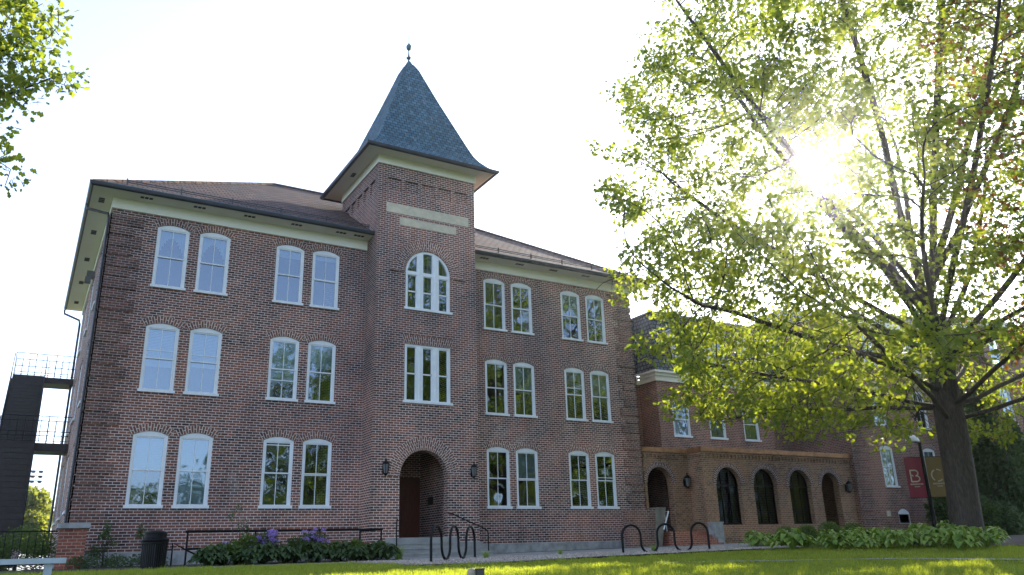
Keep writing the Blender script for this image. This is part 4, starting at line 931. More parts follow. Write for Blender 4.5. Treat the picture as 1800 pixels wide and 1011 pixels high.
Ml = Matrix.Translation((-lx, -ly, -lz)); P2 = [Ml @ p for p in P2]
_, R2, k2_ = skeleton_mesh(P2, par2, 0.009, 2.3, r_base=0.32, parent=t2, flare=0.3)
crown_leaves(P2, par2, R2, k2_, 0.03, 15, 0.16, 0.135, 'leaf', t2)

# trees across the lawn behind the camera, which the windows reflect
for i, (x, y, rz, s) in enumerate(((25, -60, 1.0, 1.1), (34, -62, 2.6, 1.15), (45, -56, 4.0, 1.1), (60, -52, 5.1, 1.1), (86, -40, 0.4, 1.0), (74, -44, 3.3, 1.1))):
    copy_tree(tree, None, (x, y, G(x, y)), rz, s, 'tree across the lawn seen only as a reflection in the %s windows' % ['tower', 'right-hand', 'porch', 'far', 'left-hand', 'farthest'][i])['group'] = 'trees reflected in the windows'
for x, y, rz, s_, lab in ((-4, -60, 1.7, 0.40, 'smallest tree across the lawn reflected in the lowest window beside the corner'), (7.5, -60, 3.7, 0.44, 'small tree across the lawn reflected low in the second pair of windows'), (2, -62, 0.3, 0.42, 'small tree across the lawn reflected in the lower windows next to the left corner'), (13, -64, 2.2, 0.50, 'middling tree across the lawn reflected in the lower windows left of the entrance')):
    copy_tree(tree, None, (x, y, G(x, y)), rz, s_, lab)['group'] = 'trees reflected in the windows'

# ============================================================ STREET FURNITURE
def rack(name, pts, z0f, hgt, low, label, r=0.032):
    """one bent tube: legs, round humps and low bends between them; pts are x,y of each vertical run"""
    m = MB(); path = []; n = len(pts)
    P0 = Vector((*pts[0], G(*pts[0])-0.05)); path.append(P0)
    for i in range(n-1):
        a, b = Vector((*pts[i], 0)), Vector((*pts[i+1], 0)); c = (a+b)/2; rad = (b-a).length/2; dv = (b-a).normalized()
        upw = i % 2 == 0; zc = z0f(c)+(hgt-rad if upw else low+rad)
        for k in range(0, 13):
            t_ = PI*k/12; path.append(c - dv*rad*math.cos(t_) + Vector((0, 0, zc+(1 if upw else -1)*rad*math.sin(t_))))
    path.append(Vector((*pts[-1], G(*pts[-1])-0.05)))
    m.tube(path, r, 10); o = m.build(name, 'iron'); tag(o, label, 'bicycle rack', 'wave bicycle racks')
    return o
z0 = lambda c: G(c.x, c.y)
A, B = Vector((6.98, -10.37)), Vector((9.42, -7.95))
rack('bicycle_rack', [tuple(A.lerp(B, t)) for t in (0, 0.215, 0.40, 0.59, 0.78, 1.0)], z0, 0.88, 0.10, 'black wave bicycle rack standing in gravel before the entrance steps')
A, B = Vector((14.05, -8.5)), Vector((16.8, -9.2))
rack('bicycle_rack', [tuple(A.lerp(B, t)) for t in (0, 0.21, 0.40, 0.60, 0.80, 1.0)], z0, 0.84, 0.03, 'black wave bicycle rack seen broadside beside the annex steps', r=0.034)
# litter bin
bx_, by_ = 1.5, -7.0; bz = G(bx_, by_)-0.17
bin_ = empty('trash_can', (bx_, by_, bz), 'black slatted outdoor trash can with a domed lid beside the flower bed', 'trash can'); bin_.scale = (0.9, 0.9, 0.97)
m = MB(); m.lathe([(0.0, 0.02), (0.27, 0.02), (0.285, 0.05), (0.285, 0.12)], n=32)
for k in range(36):
    a = 2*PI*k/36; c, s = math.cos(a), math.sin(a); p = []
    for (rr2, z) in ((0.285, 0.1), (0.30, 0.45), (0.315, 0.80)): p.append((rr2, z))
    for (r1, z1), (r2, z2) in zip(p, p[1:]):
        for sgn in (0,):
            t1, t2 = Vector((-s, c, 0))*0.018, 0
            m.face([Vector((c*r1, s*r1, z1))-t1, Vector((c*r1, s*r1, z1))+t1, Vector((c*r2, s*r2, z2))+t1, Vector((c*r2, s*r2, z2))-t1])
m.lathe([(0.315, 0.79), (0.325, 0.80), (0.325, 0.84), (0.31, 0.85)], n=32); m.build('body', 'iron', bin_)
m = MB(); m.lathe([(0.265, 0.12), (0.28, 0.80), (0.27, 0.80), (0.25, 0.12)], n=24); m.build('liner', 'gutter', bin_)
m = MB(); m.lathe([(0.30, 0.85), (0.335, 0.87), (0.33, 0.90), (0.27, 0.93), (0.265, 1.03)], n=32); m.lathe([(0.265, 1.02), (0.28, 1.03), (0.27, 1.06), (0.20, 1.09), (0.1, 1.105), (0, 1.11)], n=32); m.build('lid', 'iron', bin_)
# bench
be = empty('bench', (-1.35, -11.1, G(-1.3, -11.1)), 'pale blue-grey flat bench cut off by the lower left corner', 'bench')
m = MB(); m.box(-1.6, 0.86, -0.22, 0.22, 0.30, 0.39); m.build('seat', 'bench', be)
for x in (-1.3, 0.6):
    m = MB(); m.box(x-0.06, x+0.06, -0.16, 0.16, -0.1, 0.30); m.build('leg', 'bench', be)
# brick gate pier and iron fence
pr = empty('gate_pier', (0.04, -1.75, 0), 'red brick pier with flat stone cap at the left corner of the building', 'pier')
m = MB(); m.box(-0.33, 0.33, -0.33, 0.33, -0.3, 1.06); m.build('shaft', 'brick_pier', pr)
m = MB(); m.box(-0.42, 0.42, -0.42, 0.42, 1.06, 1.10); m.box(-0.40, 0.40, -0.40, 0.40, 1.10, 1.20); m.build('cap', 'stone', pr)
fe = empty('iron_fence', (-0.30, -1.75, 0), 'low black iron picket fence running left from the brick pier', 'fence')
m = MB(); m.box(-6.0, -0.02, -0.02, 0.02, 0.98, 1.02); m.box(-6.0, -0.02, -0.02, 0.02, 0.12, 0.15); m.build('rail', 'iron', fe)
for k in range(33):
    m = MB(); x = -0.16-0.18*k; m.tube([(x, 0, 0.0), (x, 0, 0.98)], 0.009, 6); m.build('picket', 'iron', fe)
# ramp railing in front of the wall
rl = empty('ramp_railing', (3.0, -2.2, 0), 'long low black pipe railing in front of the wall behind the flower bed', 'railing')
m = MB(); m.tube([(-0.06, 0, 0.93), (6.06, 0, 0.93)], 0.036, 8); m.build('top_rail', 'iron', rl)
m = MB(); m.tube([(0, 0, 0.45), (6.0, 0, 0.45)], 0.03, 8); m.build('lower_rail', 'iron', rl)
for x in (0.0, 1.95, 3.95, 5.42, 6.02):
    m = MB(); m.tube([(x, 0 if x != 5.42 else 0.35, -0.05), (x, 0 if x != 5.42 else 0.35, 0.93)], 0.028, 8); m.build('post', 'iron', rl)
m = MB(); m.tube([(-0.38, 0, -0.05), (-0.38, 0, 0.62), (0.0, 0, 0.42), (0.45, 0, 0.2)], 0.025, 8); m.build('end_brace', 'iron', rl); m = MB(); m.tube([(5.42, 0.35, 0.90), (6.02, 0.0, 0.92)], 0.025, 8); m.build('end_brace', 'iron', rl)
# handrails of the entrance steps
for nm, lab, pts in (('stair_handrail', 'black handrail on the left side of the entrance steps, curving down from the doorway', [(10.02, -1.16, 1.30), (9.90, -1.4, 1.18), (9.75, -1.75, 0.98), (9.62, -2.05, 0.80), (9.60, -2.12, 0.7), (9.60, -2.12, -0.05)]),
                     ('stair_handrail', 'long black handrail on the right side of the entrance steps', [(11.98, -1.15, 1.50), (12.12, -1.2, 1.48), (12.55, -1.6, 1.2), (12.95, -2.0, 0.95), (13.06, -2.14, 0.84), (13.07, -2.16, 0.7), (13.07, -2.16, -0.05)])):
    m = MB(); m.tube(pts, 0.022, 8); o = m.build(nm, 'iron'); tag(o, lab, 'handrail')
# small ground light beside the lawn
gl_ = empty('ground_light', (5.25, -15.75, G(5.25, -15.75)), 'small ground light in the grass, tan round half and dark square half', 'ground light', rz=math.radians(-20))
m = MB(); m.lathe([(0.0, 0.21), (0.04, 0.21), (0.065, 0.19), (0.075, 0.15), (0.075, -0.02)], (-0.06, 0, 0), 20); m.build('lamp_head', 'tanstone', gl_)
m = MB(); m.box(0.01, 0.14, -0.07, 0.07, -0.02, 0.185); m.box(0.0, 0.15, -0.08, 0.08, 0.185, 0.205); m.build('housing', 'darkbox', gl_)
# cheek wall and white rail of the annex steps
ck = empty('stair_cheek_wall', (20.0, -1.5, 0), 'low brick cheek wall with pale stone end left of the annex steps', 'wall')
m = MB(); F_ = [(-0.02, -0.2), (1.30, -0.2), (1.42, 1.66), (0.0, 1.58)]
m.face([(x, 0, z) for x, z in F_]); m.face([(x, 0.4, z) for x, z in F_][::-1]); m.face([(-0.02, 0.4, -0.2), (-0.02, 0, -0.2), (0, 0, 1.58), (0, 0.4, 1.58)]); m.face([(0, 0, 1.58), (1.42, 0, 1.66), (1.42, 0.4, 1.66), (0, 0.4, 1.58)])
m.build('body', 'brick_annex', ck)
m = MB(); Q = [(1.22, -0.2), (1.50, -0.2), (1.95, 1.70), (1.40, 1.70)]
m.face([(x, -0.04, z) for x, z in Q]); m.face([(x, 0.44, z) for x, z in Q][::-1])
for (a_, b_) in zip(Q, Q[1:]+Q[:1]): m.face([(a_[0], -0.04, a_[1]), (a_[0], 0.44, a_[1]), (b_[0], 0.44, b_[1]), (b_[0], -0.04, b_[1])])
m.build('end_stone', 'cap_stone', ck)
m = MB(); m.tube([(22.11, -1.5, 1.54), (21.72, -1.55, 0.80)], 0.03, 8); m.tube([(22.11, -1.5, 1.54), (22.15, -1.2, 1.54), (22.2, -1.2, 0.74)], 0.02, 6); tag(m.build('handrail', 'white'), 'short white metal handrail slanting beside the annex steps', 'handrail')
m = MB(); m.box(24.18, 24.68, -2.0, -1.6, -0.2, 1.03); m.box(24.16, 24.70, -2.02, -1.58, 1.03, 1.08); tag(m.build('stone_post', 'stone'), 'rough grey granite block at the right side of the brick annex steps', 'stone block')
# fire escape on the left side
es = empty('fire_escape', (-1.8, 8, 0), 'dark steel fire escape with two flights and landings on the left side of the building', 'fire escape')
def flight(y0, z0, y1, z1, x0=-0.62, x1=0.60):
    m = MB(); n = 20
    for i in range(n):
        a, b = i/n, (i+1)/n; ya, yb, za, zb = y0+(y1-y0)*a, y0+(y1-y0)*b, z0+(z1-z0)*a, z0+(z1-z0)*b
        m.face([(x0, ya, za), (x1, ya, za), (x1, ya, zb-0.02), (x0, ya, zb-0.02)]); m.box(x0, x1, ya-0.02, yb, zb-0.03, zb)
    m.build('stair_flight', 'steel_brown', es)
    for x in (x0-0.05, x1):
        s = MB(); s.face([(x, y0, z0-0.15), (x, y1, z1-0.15), (x, y1, z1+0.15), (x, y0, z0+0.15)]); s.face([(x+0.05, y0, z0-0.15), (x+0.05, y1, z1-0.15), (x+0.05, y1, z1+0.15), (x+0.05, y0, z0+0.15)])
        s.face([(x, y0, z0-0.15), (x+0.05, y0, z0-0.15), (x+0.05, y1, z1-0.15), (x, y1, z1-0.15)]); s.face([(x, y0, z0-0.15), (x+0.05, y0, z0-0.15), (x+0.05, y0, z0+0.15), (x, y0, z0+0.15)]); s.build('stringer', 'steel_brown', es)
        h_ = MB(); h_.tube([(x+0.02, y0, z0+0.1), (x+0.02, y0, z0+1.0), (x+0.02, y1, z1+1.0)], 0.02, 6)
        for i in range(1, 9):
            t_ = i/9; h_.tube([(x+0.02, y0+(y1-y0)*t_, z0+(z1-z0)*t_), (x+0.02, y0+(y1-y0)*t_, z0+(z1-z0)*t_+1.0)], 0.009, 4)
        h_.build('handrail', 'iron', es)
def landing(x0, x1, y0, y1, z, h=0.28):
    m = MB(); m.box(x0, x1, y0, y1, z-h, z); m.build('landing', 'steel_brown', es)
    r_ = MB()
    for zz in (0.45, 1.05): r_.tube([(x0+0.02, y0, z+zz), (x1, y0, z+zz)], 0.016, 6)
    r_.tube([(x0+0.02, y0, z+0.08), (x1, y0, z+0.08)], 0.012, 6)
    n = int((x1-x0)/0.26)
    for i in range(n+1): x = x0+0.02+(x1-x0-0.02)*i/n; r_.tube([(x, y0, z), (x, y0, z+1.05)], 0.011 if i % 3 else 0.018, 5)
    r_.build('railing', 'iron', es); r_ = MB()
    for zz in (0.45, 1.05): r_.tube([(x0+0.02, y1, z+zz), (x1, y1, z+zz)], 0.016, 6)
    for i in range(n+1): x = x0+0.02+(x1-x0-0.02)*i/n; r_.tube([(x, y1, z), (x, y1, z+1.05)], 0.011, 5)
    r_.build('railing', 'iron', es)
es.location = (0, 0, 0)
E0 = -1.80
def off(x): return x
for ch in (): pass
es.location = (-1.80, 0, 0)
flight(4.2, -7.0+8.4-1.3, 8.5, 4.72); flight(9.7, 4.74, 13.6, 8.35)
landing(-0.62, 1.80, 8.5, 9.7, 4.72, 0.32); landing(-0.62, 1.80, 13.6, 14.9, 8.35, 0.26); 
r_ = MB()
for z in (0.45, 1.05): r_.tube([(0.6, 4.2, z+0.1), (1.8, 4.2, z+0.1)], 0.016, 6)
for i in range(5): r_.tube([(0.6+0.3*i, 4.2, 0), (0.6+0.3*i, 4.2, 1.15)], 0.011, 5)
r_.build('railing', 'iron', es)
m = MB()
for x, y, z in ((-0.62, 8.55, 4.5), (0.6, 8.55, 4.5), (-0.62, 14.8, 8.2), (0.6, 13.7, 8.2), (0.6, 14.8, 8.2)): m.box(x-0.05, x+0.05, y-0.05, y+0.05, 0, z)
m.build('support_frame', 'steel_brown', es)
# lamp post with banners
def lamp_post():
    o = empty('lamp_post', (32.75, -6.45, G(32.75, -6.45)), 'black lamp post with white dome lamp carrying a maroon and a gold banner', 'lamp post', rz=math.radians(-32))
    m = MB(); m.lathe([(0.16, 0), (0.16, 0.15), (0.10, 0.25), (0.09, 0.6), (0.08, 1.2), (0.065, 3.95), (0.08, 4.0), (0.10, 4.06), (0.0, 4.07)], (0, 0, 0), 16); m.build('pole', 'iron', o)
    m = MB(); m.lathe([(0.22, 4.07), (0.30, 4.10), (0.30, 4.14), (0.26, 4.26), (0.17, 4.36), (0.05, 4.41), (0, 4.415)], (-0.30, 0, 0), 24); m.build('lamp_dome', 'dome', o)
    m = MB(); m.tube([(0, 0, 4.0), (-0.16, 0, 4.08), (-0.3, 0, 4.1)], 0.022, 8); m.build('lamp_arm', 'iron', o)
    for sgn, mt, name in ((-1, 'maroon', 'banner'), (1, 'gold', 'banner')):
        xa, xb = (-0.83, -0.09) if sgn < 0 else (0.10, 0.95); zt, zb_ = 3.42, 1.70
        m = MB(); n = 8
        for i in range(n):
            for j in range(n):
                def q(a, b): x = xa+(xb-xa)*a/n; z = zb_+(zt-zb_)*b/n; return (x, -0.012+0.012*math.sin(a*0.9+b*0.5), z)
                m.face([q(i, j), q(i+1, j), q(i+1, j+1), q(i, j+1)], smooth=True)
                m.face([(p[0], p[1]+0.012, p[2]) for p in (q(i, j), q(i, j+1), q(i+1, j+1), q(i+1, j))], smooth=True)
        b = m.build('banner', mt, o); b['label'] = 'maroon banner with a large letter B' if sgn < 0 else 'gold banner with a large letter C'
        for zr in (zt+0.01, zb_-0.01): r = MB(); r.tube([(xa, 0, zr), (0, 0, zr)] if sgn < 0 else [(0, 0, zr), (xb, 0, zr)], 0.014, 6); r.build('bracket', 'iron', o)
        cx = (xa+xb)/2
        def stroke(pts, wd, y=-0.034):
            for (a, c) in zip(pts, pts[1:]):
                A_, C2 = Vector((a[0], 0, a[1])), Vector((c[0], 0, c[1])); d = (C2-A_).normalized(); nn = Vector((-d.z, 0, d.x))*wd/2; A_ = A_-d*wd*0.3; C2 = C2+d*wd*0.3
                e.face([(v.x, y, v.z) for v in (A_-nn, C2-nn, C2+nn, A_+nn)])
        e = MB(); zc = 2.62; s = 0.24
        if sgn < 0:
            x0_ = cx-0.20; stroke([(x0_, zc+s), (x0_, zc+0.04)], 0.055); stroke([(x0_, zc-0.02), (x0_, zc-s)], 0.055)
            stroke([(x0_, zc+s)]+[(x0_+0.20+0.13*math.sin(t_), zc+0.12+0.12*math.cos(t_)) for t_ in np.linspace(0, PI*0.95, 9)], 0.055)
            stroke([(x0_+0.22+0.15*math.sin(t_), zc-0.12+0.125*math.cos(t_)) for t_ in np.linspace(0.15, PI, 9)]+[(x0_, zc-s)], 0.055)
            stroke([(x0_, zc+0.03), (x0_+0.07, zc+0.03), (x0_+0.10, zc-0.01)], 0.04)
        else:
            for a0, a1 in ((50, 88), (118, 232), (268, 312)): stroke([(cx+0.25*math.cos(math.radians(t_))-0.02, zc+0.25*math.sin(math.radians(t_))) for t_ in np.linspace(a0, a1, 9)], 0.055)
        e.build('emblem', 'banner_ink', b)
        for txt, zz, sz in (('BRIDGEWATER', 2.235, 0.082), ('COLLEGE', 2.14, 0.055)):
            cu = bpy.data.curves.new('lettering', 'FONT'); cu.body = txt; cu.size = sz; cu.align_x = 'CENTER'; cu.extrude = 0.002; cu.offset = 0.002
            to = bpy.data.objects.new('tmp', cu); COL.objects.link(to); dg = bpy.context.evaluated_depsgraph_get(); me = bpy.data.meshes.new_from_object(to.evaluated_get(dg)); bpy.data.objects.remove(to)
            me.materials.clear(); me.materials.append(MT['banner_ink']); l = bpy.data.objects.new('lettering', me); COL.objects.link(l); l.parent = b; l.location = (cx, -0.036, zz); l.rotation_euler = (PI/2, 0, 0)
    return o
lamp_post()
# stadium lights far away
fm = empty('floodlight_mast', (-0.35, 78.5, 0), 'far sports-field floodlight mast with three rows of three lamps', 'floodlight mast')
m = MB(); m.tube([(-2.2, 0, 0), (-2.2, 0, 11.5)], 0.12, 8); m.build('mast', 'steel_brown', fm)
for r in range(3):
    m = MB(); m.box(-2.2, 0.75, -0.05, 0.05, 9.55+r*0.55, 9.63+r*0.55); m.build('crossarm', 'steel_brown', fm)
    for c in range(4): m = MB(); m.lathe([(0, 0), (0.2, 0.05), (0.26, 0.3)], (-1.75+c*0.75, -0.2, 9.3+r*0.55), 10); m.build('floodlight', 'darkbox', fm)

# ============================================================ PLANTS
def hosta(seed, size=0.42, nl=74, mat='hosta'):
    rs = np.random.RandomState(seed); V, F = [], []
    for i in range(nl):
        a = rs.uniform(0, 2*PI); t_ = (i/nl); reach = size*(0.25+0.9*(1-t_))*rs.uniform(0.8, 1.15); hgt = size*(0.35+0.75*t_)*rs.uniform(0.8, 1.2); L = size*rs.uniform(0.34, 0.50); W = L*rs.uniform(0.30, 0.40)
        d = np.array([math.cos(a), math.sin(a), 0]); s = np.array([-d[1], d[0], 0]); base = d*reach*0.55+np.array([0, 0, hgt*0.75]); b0 = len(V)
        for k, (u, ww, zz) in enumerate(((0, .12, 0), (.22, .8, .13), (.5, 1, .16), (.78, .62, .02), (1, .02, -.22))):
            c = base+d*L*u+np.array([0, 0, L*(zz-0.15*(1-t_)*u)])
            V += [c-s*W*ww+np.array([0, 0, W*.35*ww]), c, c+s*W*ww+np.array([0, 0, W*.35*ww])]
        for k in range(4):
            q = b0+k*3; F += [(q, q+1, q+4, q+3), (q+1, q+2, q+5, q+4)]
        b1 = len(V); V += [np.array([0, 0, 0.])-s*.006, np.array([0, 0, 0.])+s*.006, base+s*.006, base-s*.006]; F.append((b1, b1+1, b1+2, b1+3))
    return np_mesh('hosta', V, F, mat, smooth=True)
cat_h = []
for i in range(3):
    o = hosta(20+i, 0.46+0.05*i); cat_h.append(o)
def put(protos, spots, base_label, cat, group, used=set()):
    for k, (x, y, s, lab) in enumerate(spots):
        pr_ = protos[k % len(protos)]
        if id(pr_) not in used and not pr_.get('label'): o = pr_
        else: o = pr_.copy(); COL.objects.link(o); [ (setattr(c2, 'parent', o), COL.objects.link(c2)) for c2 in [c.copy() for c in pr_.children] ]
        o.location = (x, y, G(x, y)+0.02); o.rotation_euler = (0, 0, rnd.random()*6.28); o.scale = (s, s, s*rnd.uniform(0.9, 1.1))
        tag(o, lab or base_label, cat, group)
# positions from the photograph: right-hand bed in two rows, left bed below the railing
row = []
def bedpt(px, depth):   # a spot in the bed in the direction of that column of the photograph
    v = fw+rt*((px-900)/1401.7); v.z = 0; v.normalize(); return CAM.x+v.x*depth, CAM.y+v.y*depth
for k, (px, dp, s) in enumerate([(1275, 27.5, 1.15), (1305, 28.2, 0.95), (1330, 25.6, 1.15), (1352, 26.2, 0.9), (1400, 25.4, 0.95), (1425, 25.8, 1.0), (1450, 25.2, 0.9), (1478, 25.8, 1.0), (1505, 25.2, 1.05), (1532, 26.0, 1.0), (1560, 25.4, 1.15), (1590, 26.2, 1.0), (1615, 26.8, 1.0), (1640, 25.6, 1.05), (1600, 24.6, 0.9), (1655, 27.5, 0.9), (1770, 27.5, 0.9), (1790, 26.5, 1.15), (1730, 22.3, 0.65), (1585, 28.5, 1.0), (1540, 28, 1.0), (1482, 27.6, .9), (1390, 27.2, .9), (1440, 27.6, .9)]):
    x, y = bedpt(px, dp); row.append((x, y, s, None))
put(cat_h, row, 'broad-leaved green hosta in the mulch bed near the big tree', 'hosta', 'hostas in the right-hand mulch bed')
rowL = [(3.1+0.52*k+rnd.uniform(-.1, .1), -4.35+rnd.uniform(-.3, .3), rnd.uniform(0.75, 0.95), None) for k in range(11)]+[(3.4+0.75*k, -3.55+rnd.uniform(-.2, .2), rnd.uniform(0.85, 1.05), None) for k in range(7)]
cat_d = [hosta(40+i, 0.45, 85, 'leaf_dark') for i in range(3)]
rowL = [(a, b, c*1.35, d) for a, b, c, d in rowL]
put(cat_d, rowL, 'dark green leafy perennial clump in the bed left of the entrance', 'perennial', 'perennials in the left-hand flower bed')
def shrub(name, blobs, n, size, mat, loc, label, cat, shape='oval', flowers=None, fcount=0, fsize=0.04, stems=6, fmat='lilac', group=None):
    o = empty(name, loc, label, cat, group)
    bs = np.array(blobs)
    Pn = blob_points(blobs, n); D = Pn-np.mean(bs[:, :3], 0); D /= np.linalg.norm(D, axis=1)[:, None]+1e-6
    f = leaves('foliage', Pn, D, size, mat, o, shape=shape, droop=0.1)
    if fcount:
        Pf = blob_points(flowers or blobs, fcount); leaves('blossom', Pf, np.tile([0, -0.2, 0.6], (fcount, 1)), fsize, fmat, o, shape='oval')
    m = MB()
    for i in range(stems):
        b = blobs[i % len(blobs)]; m.tube([(b[0]*0.2, b[1]*0.2, -0.05), (b[0]*0.6, b[1]*0.6, b[2]*0.5), (b[0]+rnd.uniform(-.1, .1), b[1], b[2])], [0.012, 0.009, 0.005], 5)
    m.build('stem', 'bark', o)
    return o
for i, (px, dp, s, lab) in enumerate([(1322, 28.9, 0.30, 'round clipped boxwood, first from the steps along the porch'), (1357, 28.6, 0.31, 'round clipped boxwood below the first porch pier'), (1394, 28.4, 0.35, 'largest round clipped boxwood, in the middle of the porch row'), (1432, 28.6, 0.31, 'round clipped boxwood farthest from the steps')]):
    x, y = bedpt(px, dp); shrub('boxwood', [(0, 0, s, s, s, s)], 2600, 0.045, 'box', (x, y, G(x, y)+0.05), lab, 'boxwood', group='boxwood balls along the porch')
for x, y, lab, h_, mt in ((3.75, -3.9, 'mid-height leafy clump at the left end of the flower bed', 0.62, 'box'), (4.3, -3.6, 'airy green clump in front of the thin tall shoots', 0.8, 'box'), (5.75, -3.5, 'green clump between the two purple-flowered plants', 0.72, 'leaf_dark'), (7.4, -3.7, 'mound of glossy leaves right of the purple-flowered plants', 0.62, 'box'), (8.3, -3.8, 'mound of dark leaves nearest the entrance steps', 0.55, 'leaf_dark')):
    shrub('perennial', [(rnd.uniform(-.35, .35), rnd.uniform(-.15, .15), h_*rnd.uniform(0.3, 0.85), 0.22, 0.2, 0.14) for _ in range(9)], 1100, 0.085, mt, (x, y, G(x, y)), lab, 'perennial', group='leafy clumps among the bed')
# purple-flowered shrubs behind the bed
for x, y, lab, s in ((4.95, -3.1, 'bushy plant with purple blossoms, the larger and left one of two in the bed', 1.0), (6.45, -3.1, 'bushy plant with purple blossoms nearer the entrance steps', 0.95)):
    shrub('flowering_shrub', [(0, 0, 0.35, 0.35, 0.3, 0.3), (0.1, 0, 0.65, 0.35, 0.3, 0.25), (-0.15, 0, 0.6, 0.3, 0.3, 0.25)], 1300, 0.07, 'leaf_dark', (x, y, G(x, y)), lab, 'flowering shrub',
          flowers=[(rnd.uniform(-.42, .42)*s, rnd.uniform(-.3, .1), 0.62+rnd.uniform(-.2, .34)*(1 if k < 20 else 0.3), 0.085, 0.085, 0.06) for k in range(34)], fcount=int(2300*s), fsize=0.035, group='purple-flowered shrubs')
shrub('flowering_shrub', [(0, 0, 0.3, 0.25, 0.2, 0.3)], 350, 0.06, 'leaf_dark', (3.4+0.45, -3.2, G(3.8, -3.2)), 'small plant with a few purple blossoms near the trash can', 'flowering shrub', flowers=[(0, -0.1, 0.58, 0.13, 0.12, 0.08)], fcount=160, fsize=0.035)
# leggy vines against the wall
for x, y, h_, lab in ((0.95, -0.9, 1.0, 'dark leafy climber against the stone base, next to the brick pier'), (2.1, -0.7, 0.95, 'dark leafy climber against the stone base, nearer the trash can'), (4.35, -2.5, 1.45, 'tall thin leafy shoots rising above the railing')):
    bl = [(rnd.uniform(-.25, .25), 0, 0.12+h_*k/7, 0.30*(1-0.09*k), 0.18, 0.16) for k in range(8)]
    shrub('climbing_plant', bl, 800 if h_ < 1.2 else 420, 0.065, 'leaf_dark', (x, y, G(x, y)), lab, 'plant', stems=8)
shrub('low_plant', [(-0.5, 0, 0.15, 0.5, 0.3, 0.22), (0.4, 0, 0.12, 0.4, 0.3, 0.2), (1.2, 0, 0.15, 0.45, 0.3, 0.2)], 1500, 0.06, 'leaf_dark', (0.9, -2.3, G(0.9, -2.3)), 'low dark ground plants at the foot of the brick pier', 'plant')
# ornamental grass tufts
def tuft(seed, h=0.45, n=160, spread=0.16):
    rs = np.random.RandomState(seed); V, F = [], []
    for i in range(n):
        a = rs.uniform(0, 2*PI); r_ = rs.uniform(0, spread*0.5); out = rs.uniform(0.1, 1)*spread*2.2; H = h*rs.uniform(0.6, 1.1); d = np.array([math.cos(a), math.sin(a), 0]); s = np.array([-d[1], d[0], 0])*0.006; b = len(V)
        for u in (0, .5, .85, 1): c = d*(r_+out*u*u)+np.array([0, 0, H*(u-0.25*u**4)]); V += [c-s*(1-u*0.9), c+s*(1-u*0.9)]
        for k in range(3): q = b+2*k; F.append((q, q+1, q+3, q+2))
    return np_mesh('grass_tuft', V, F, 'hosta')
tf = [tuft(i) for i in range(2)]
sp_ = [(9.05, -3.6, 1.3, 'spiky grass tuft at the left foot of the entrance steps'), (9.4, -8.6, 0.7, 'small grass tuft in the gravel under the first bicycle rack'), (15.3, -8.4, 0.75, 'small grass tuft under the middle of the wide bicycle rack'), (12.9, -6.9, 0.6, 'small weed tuft in the gravel right of the steps')]
put(tf, sp_, '', 'grass tuft', 'grass tufts')
m_ = []
for k in range(26):
    x, y = bedpt(1268+k*9.5+rnd.uniform(-4, 4), 29.6+rnd.uniform(-.3, .3)); m_.append((x, y, rnd.uniform(1.0, 1.5), None))
put(tf, m_, 'green liriope tuft in the row along the foot of the porch', 'grass tuft', 'liriope row along the porch')
# hedge behind the fence
shrub('hedge', [(-1.6-0.5*k, 0, 0.45+0.1*math.sin(k), 0.6, 0.5, 0.55) for k in range(9)]+[(-0.9, 0.0, 0.72, 0.75, 0.55, 0.50)]+[(-0.6, 0, 0.45, 0.6, 0.5, 0.5)], 15000, 0.06, 'box', (-0.15, -0.6, 0), 'dense green hedge with a few pale blossoms behind the iron fence', 'hedge', flowers=[(-1.1, -0.55, 0.4, 0.12, 0.1, 0.18), (-2.6, -0.5, 0.4, 0.15, 0.1, 0.12)], fcount=140, fsize=0.05, fmat='pinkf')
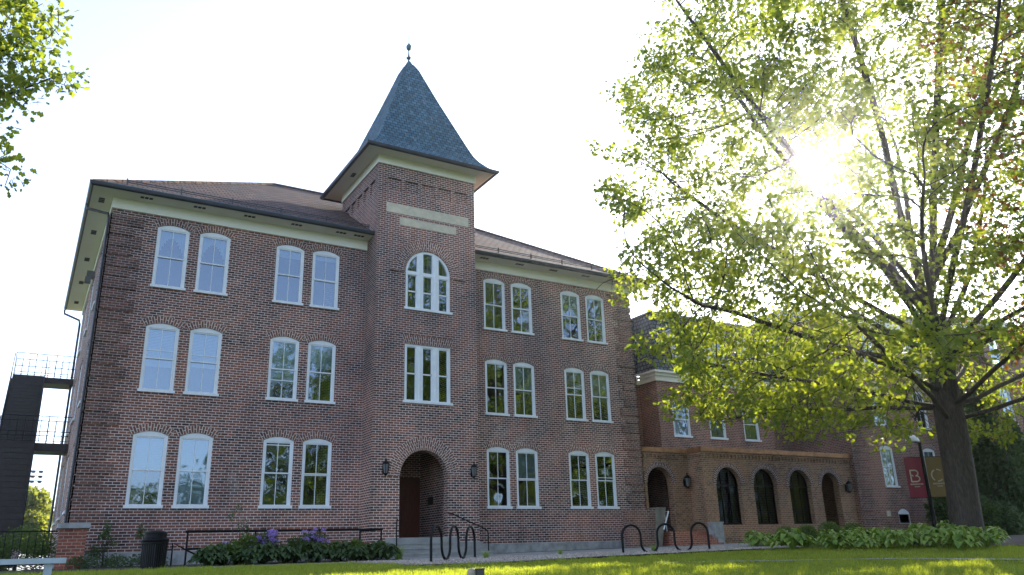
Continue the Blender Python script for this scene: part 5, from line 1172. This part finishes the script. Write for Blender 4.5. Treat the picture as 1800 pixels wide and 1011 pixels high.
# ivy on the far building
iv = empty('ivy', (FX1, -4, 0), 'dark ivy covering the lower wall of the far building right of the trunk', 'ivy')
n = 16000; u = NR.rand(n); X = 0.0+7.0*u**1.1; Z = 7.2*NR.rand(n)*(1-0.55*u)*(0.8+0.2*np.sin(X*1.7))
leaves('foliage', np.stack([X, -0.04-0.25*NR.rand(n)**2, Z], 1), np.tile([0, -0.5, -0.4], (n, 1)), 0.17, 'leaf_dark', iv, shape='broad')
n = 9000; Y = NR.rand(n)*3.2; Z = 8.2*NR.rand(n)
leaves('foliage', np.stack([-0.04-0.25*NR.rand(n)**2, Y-0.1, Z], 1), np.tile([-0.5, 0, -0.4], (n, 1)), 0.17, 'leaf_dark', iv, shape='broad')
shrub('dark_shrub', [(0, 0, 1.1, 1.4, 1.0, 1.2), (1.8, -0.3, 0.9, 1.3, 1.0, 1.0), (-1.6, 0.4, 1.3, 1.2, 0.9, 1.3)], 9000, 0.13, 'leaf_dark', (40.8, -3.6, 0), 'dark evergreen shrub behind the banners', 'shrub', shape='broad')
# distant trees seen under the fire escape and beside the buildings
def far_tree(x, y, h_, r_, label, seed):
    o = empty('distant_tree', (x, y, 0), label, 'tree', 'trees far behind the buildings'); rr3 = random.Random(seed)
    bl = [(rr3.uniform(-.65, .65)*r_, rr3.uniform(-.65, .65)*r_, h_*rr3.uniform(0.30, 0.85), r_*.36, r_*.36, h_*.13) for _ in range(16)]
    Pn = blob_points(bl, 9000); D = Pn-np.array([0, 0, h_*.5]); D /= np.linalg.norm(D, axis=1)[:, None]
    leaves('crown', Pn, D, 0.45, 'leaf_far', o, shape='broad')
    m = MB(); m.tube([(0, 0, -0.3), (0.1, 0, h_*.4), (0, 0, h_*.75)], [r_*.07, r_*.05, 0.05], 8)
    for b in bl[:8]: m.tube([(0, 0, h_*.3), (b[0]*.6, b[1]*.6, b[2]*.85), (b[0], b[1], b[2])], [0.12, 0.08, 0.03], 5)
    m.build('trunk', 'bark', o)
far_tree(-2.0, 74, 8.6, 5.2, 'far yellow-green tree under the fire escape landing, right-hand one', 1); far_tree(-10, 72, 7.0, 5, 'far yellow-green tree mostly hidden by the stair flight', 2)
far_tree(-6, 88, 7.5, 6, 'farthest tree beyond the sports field', 3)

# thin scattering volume added to make a glow around the low sun
hb = MB(); hb.box(-650, 700, -450, 600, -8, 34); hz = hb.build('glow_haze', 'room'); tag(hz, kind='stuff')
hm = bpy.data.materials.new('glow_haze'); hm.use_nodes = True; hn = hm.node_tree; hn.nodes.remove(hn.nodes['Principled BSDF'])
pv = hn.nodes.new('ShaderNodeVolumePrincipled'); pv.inputs['Density'].default_value = 0.00045; pv.inputs['Anisotropy'].default_value = 0.94; pv.inputs['Color'].default_value = (0.95, 0.97, 1, 1)
hn.links.new(pv.outputs[0], hn.nodes['Material Output'].inputs['Volume']); hz.data.materials.clear(); hz.data.materials.append(hm)
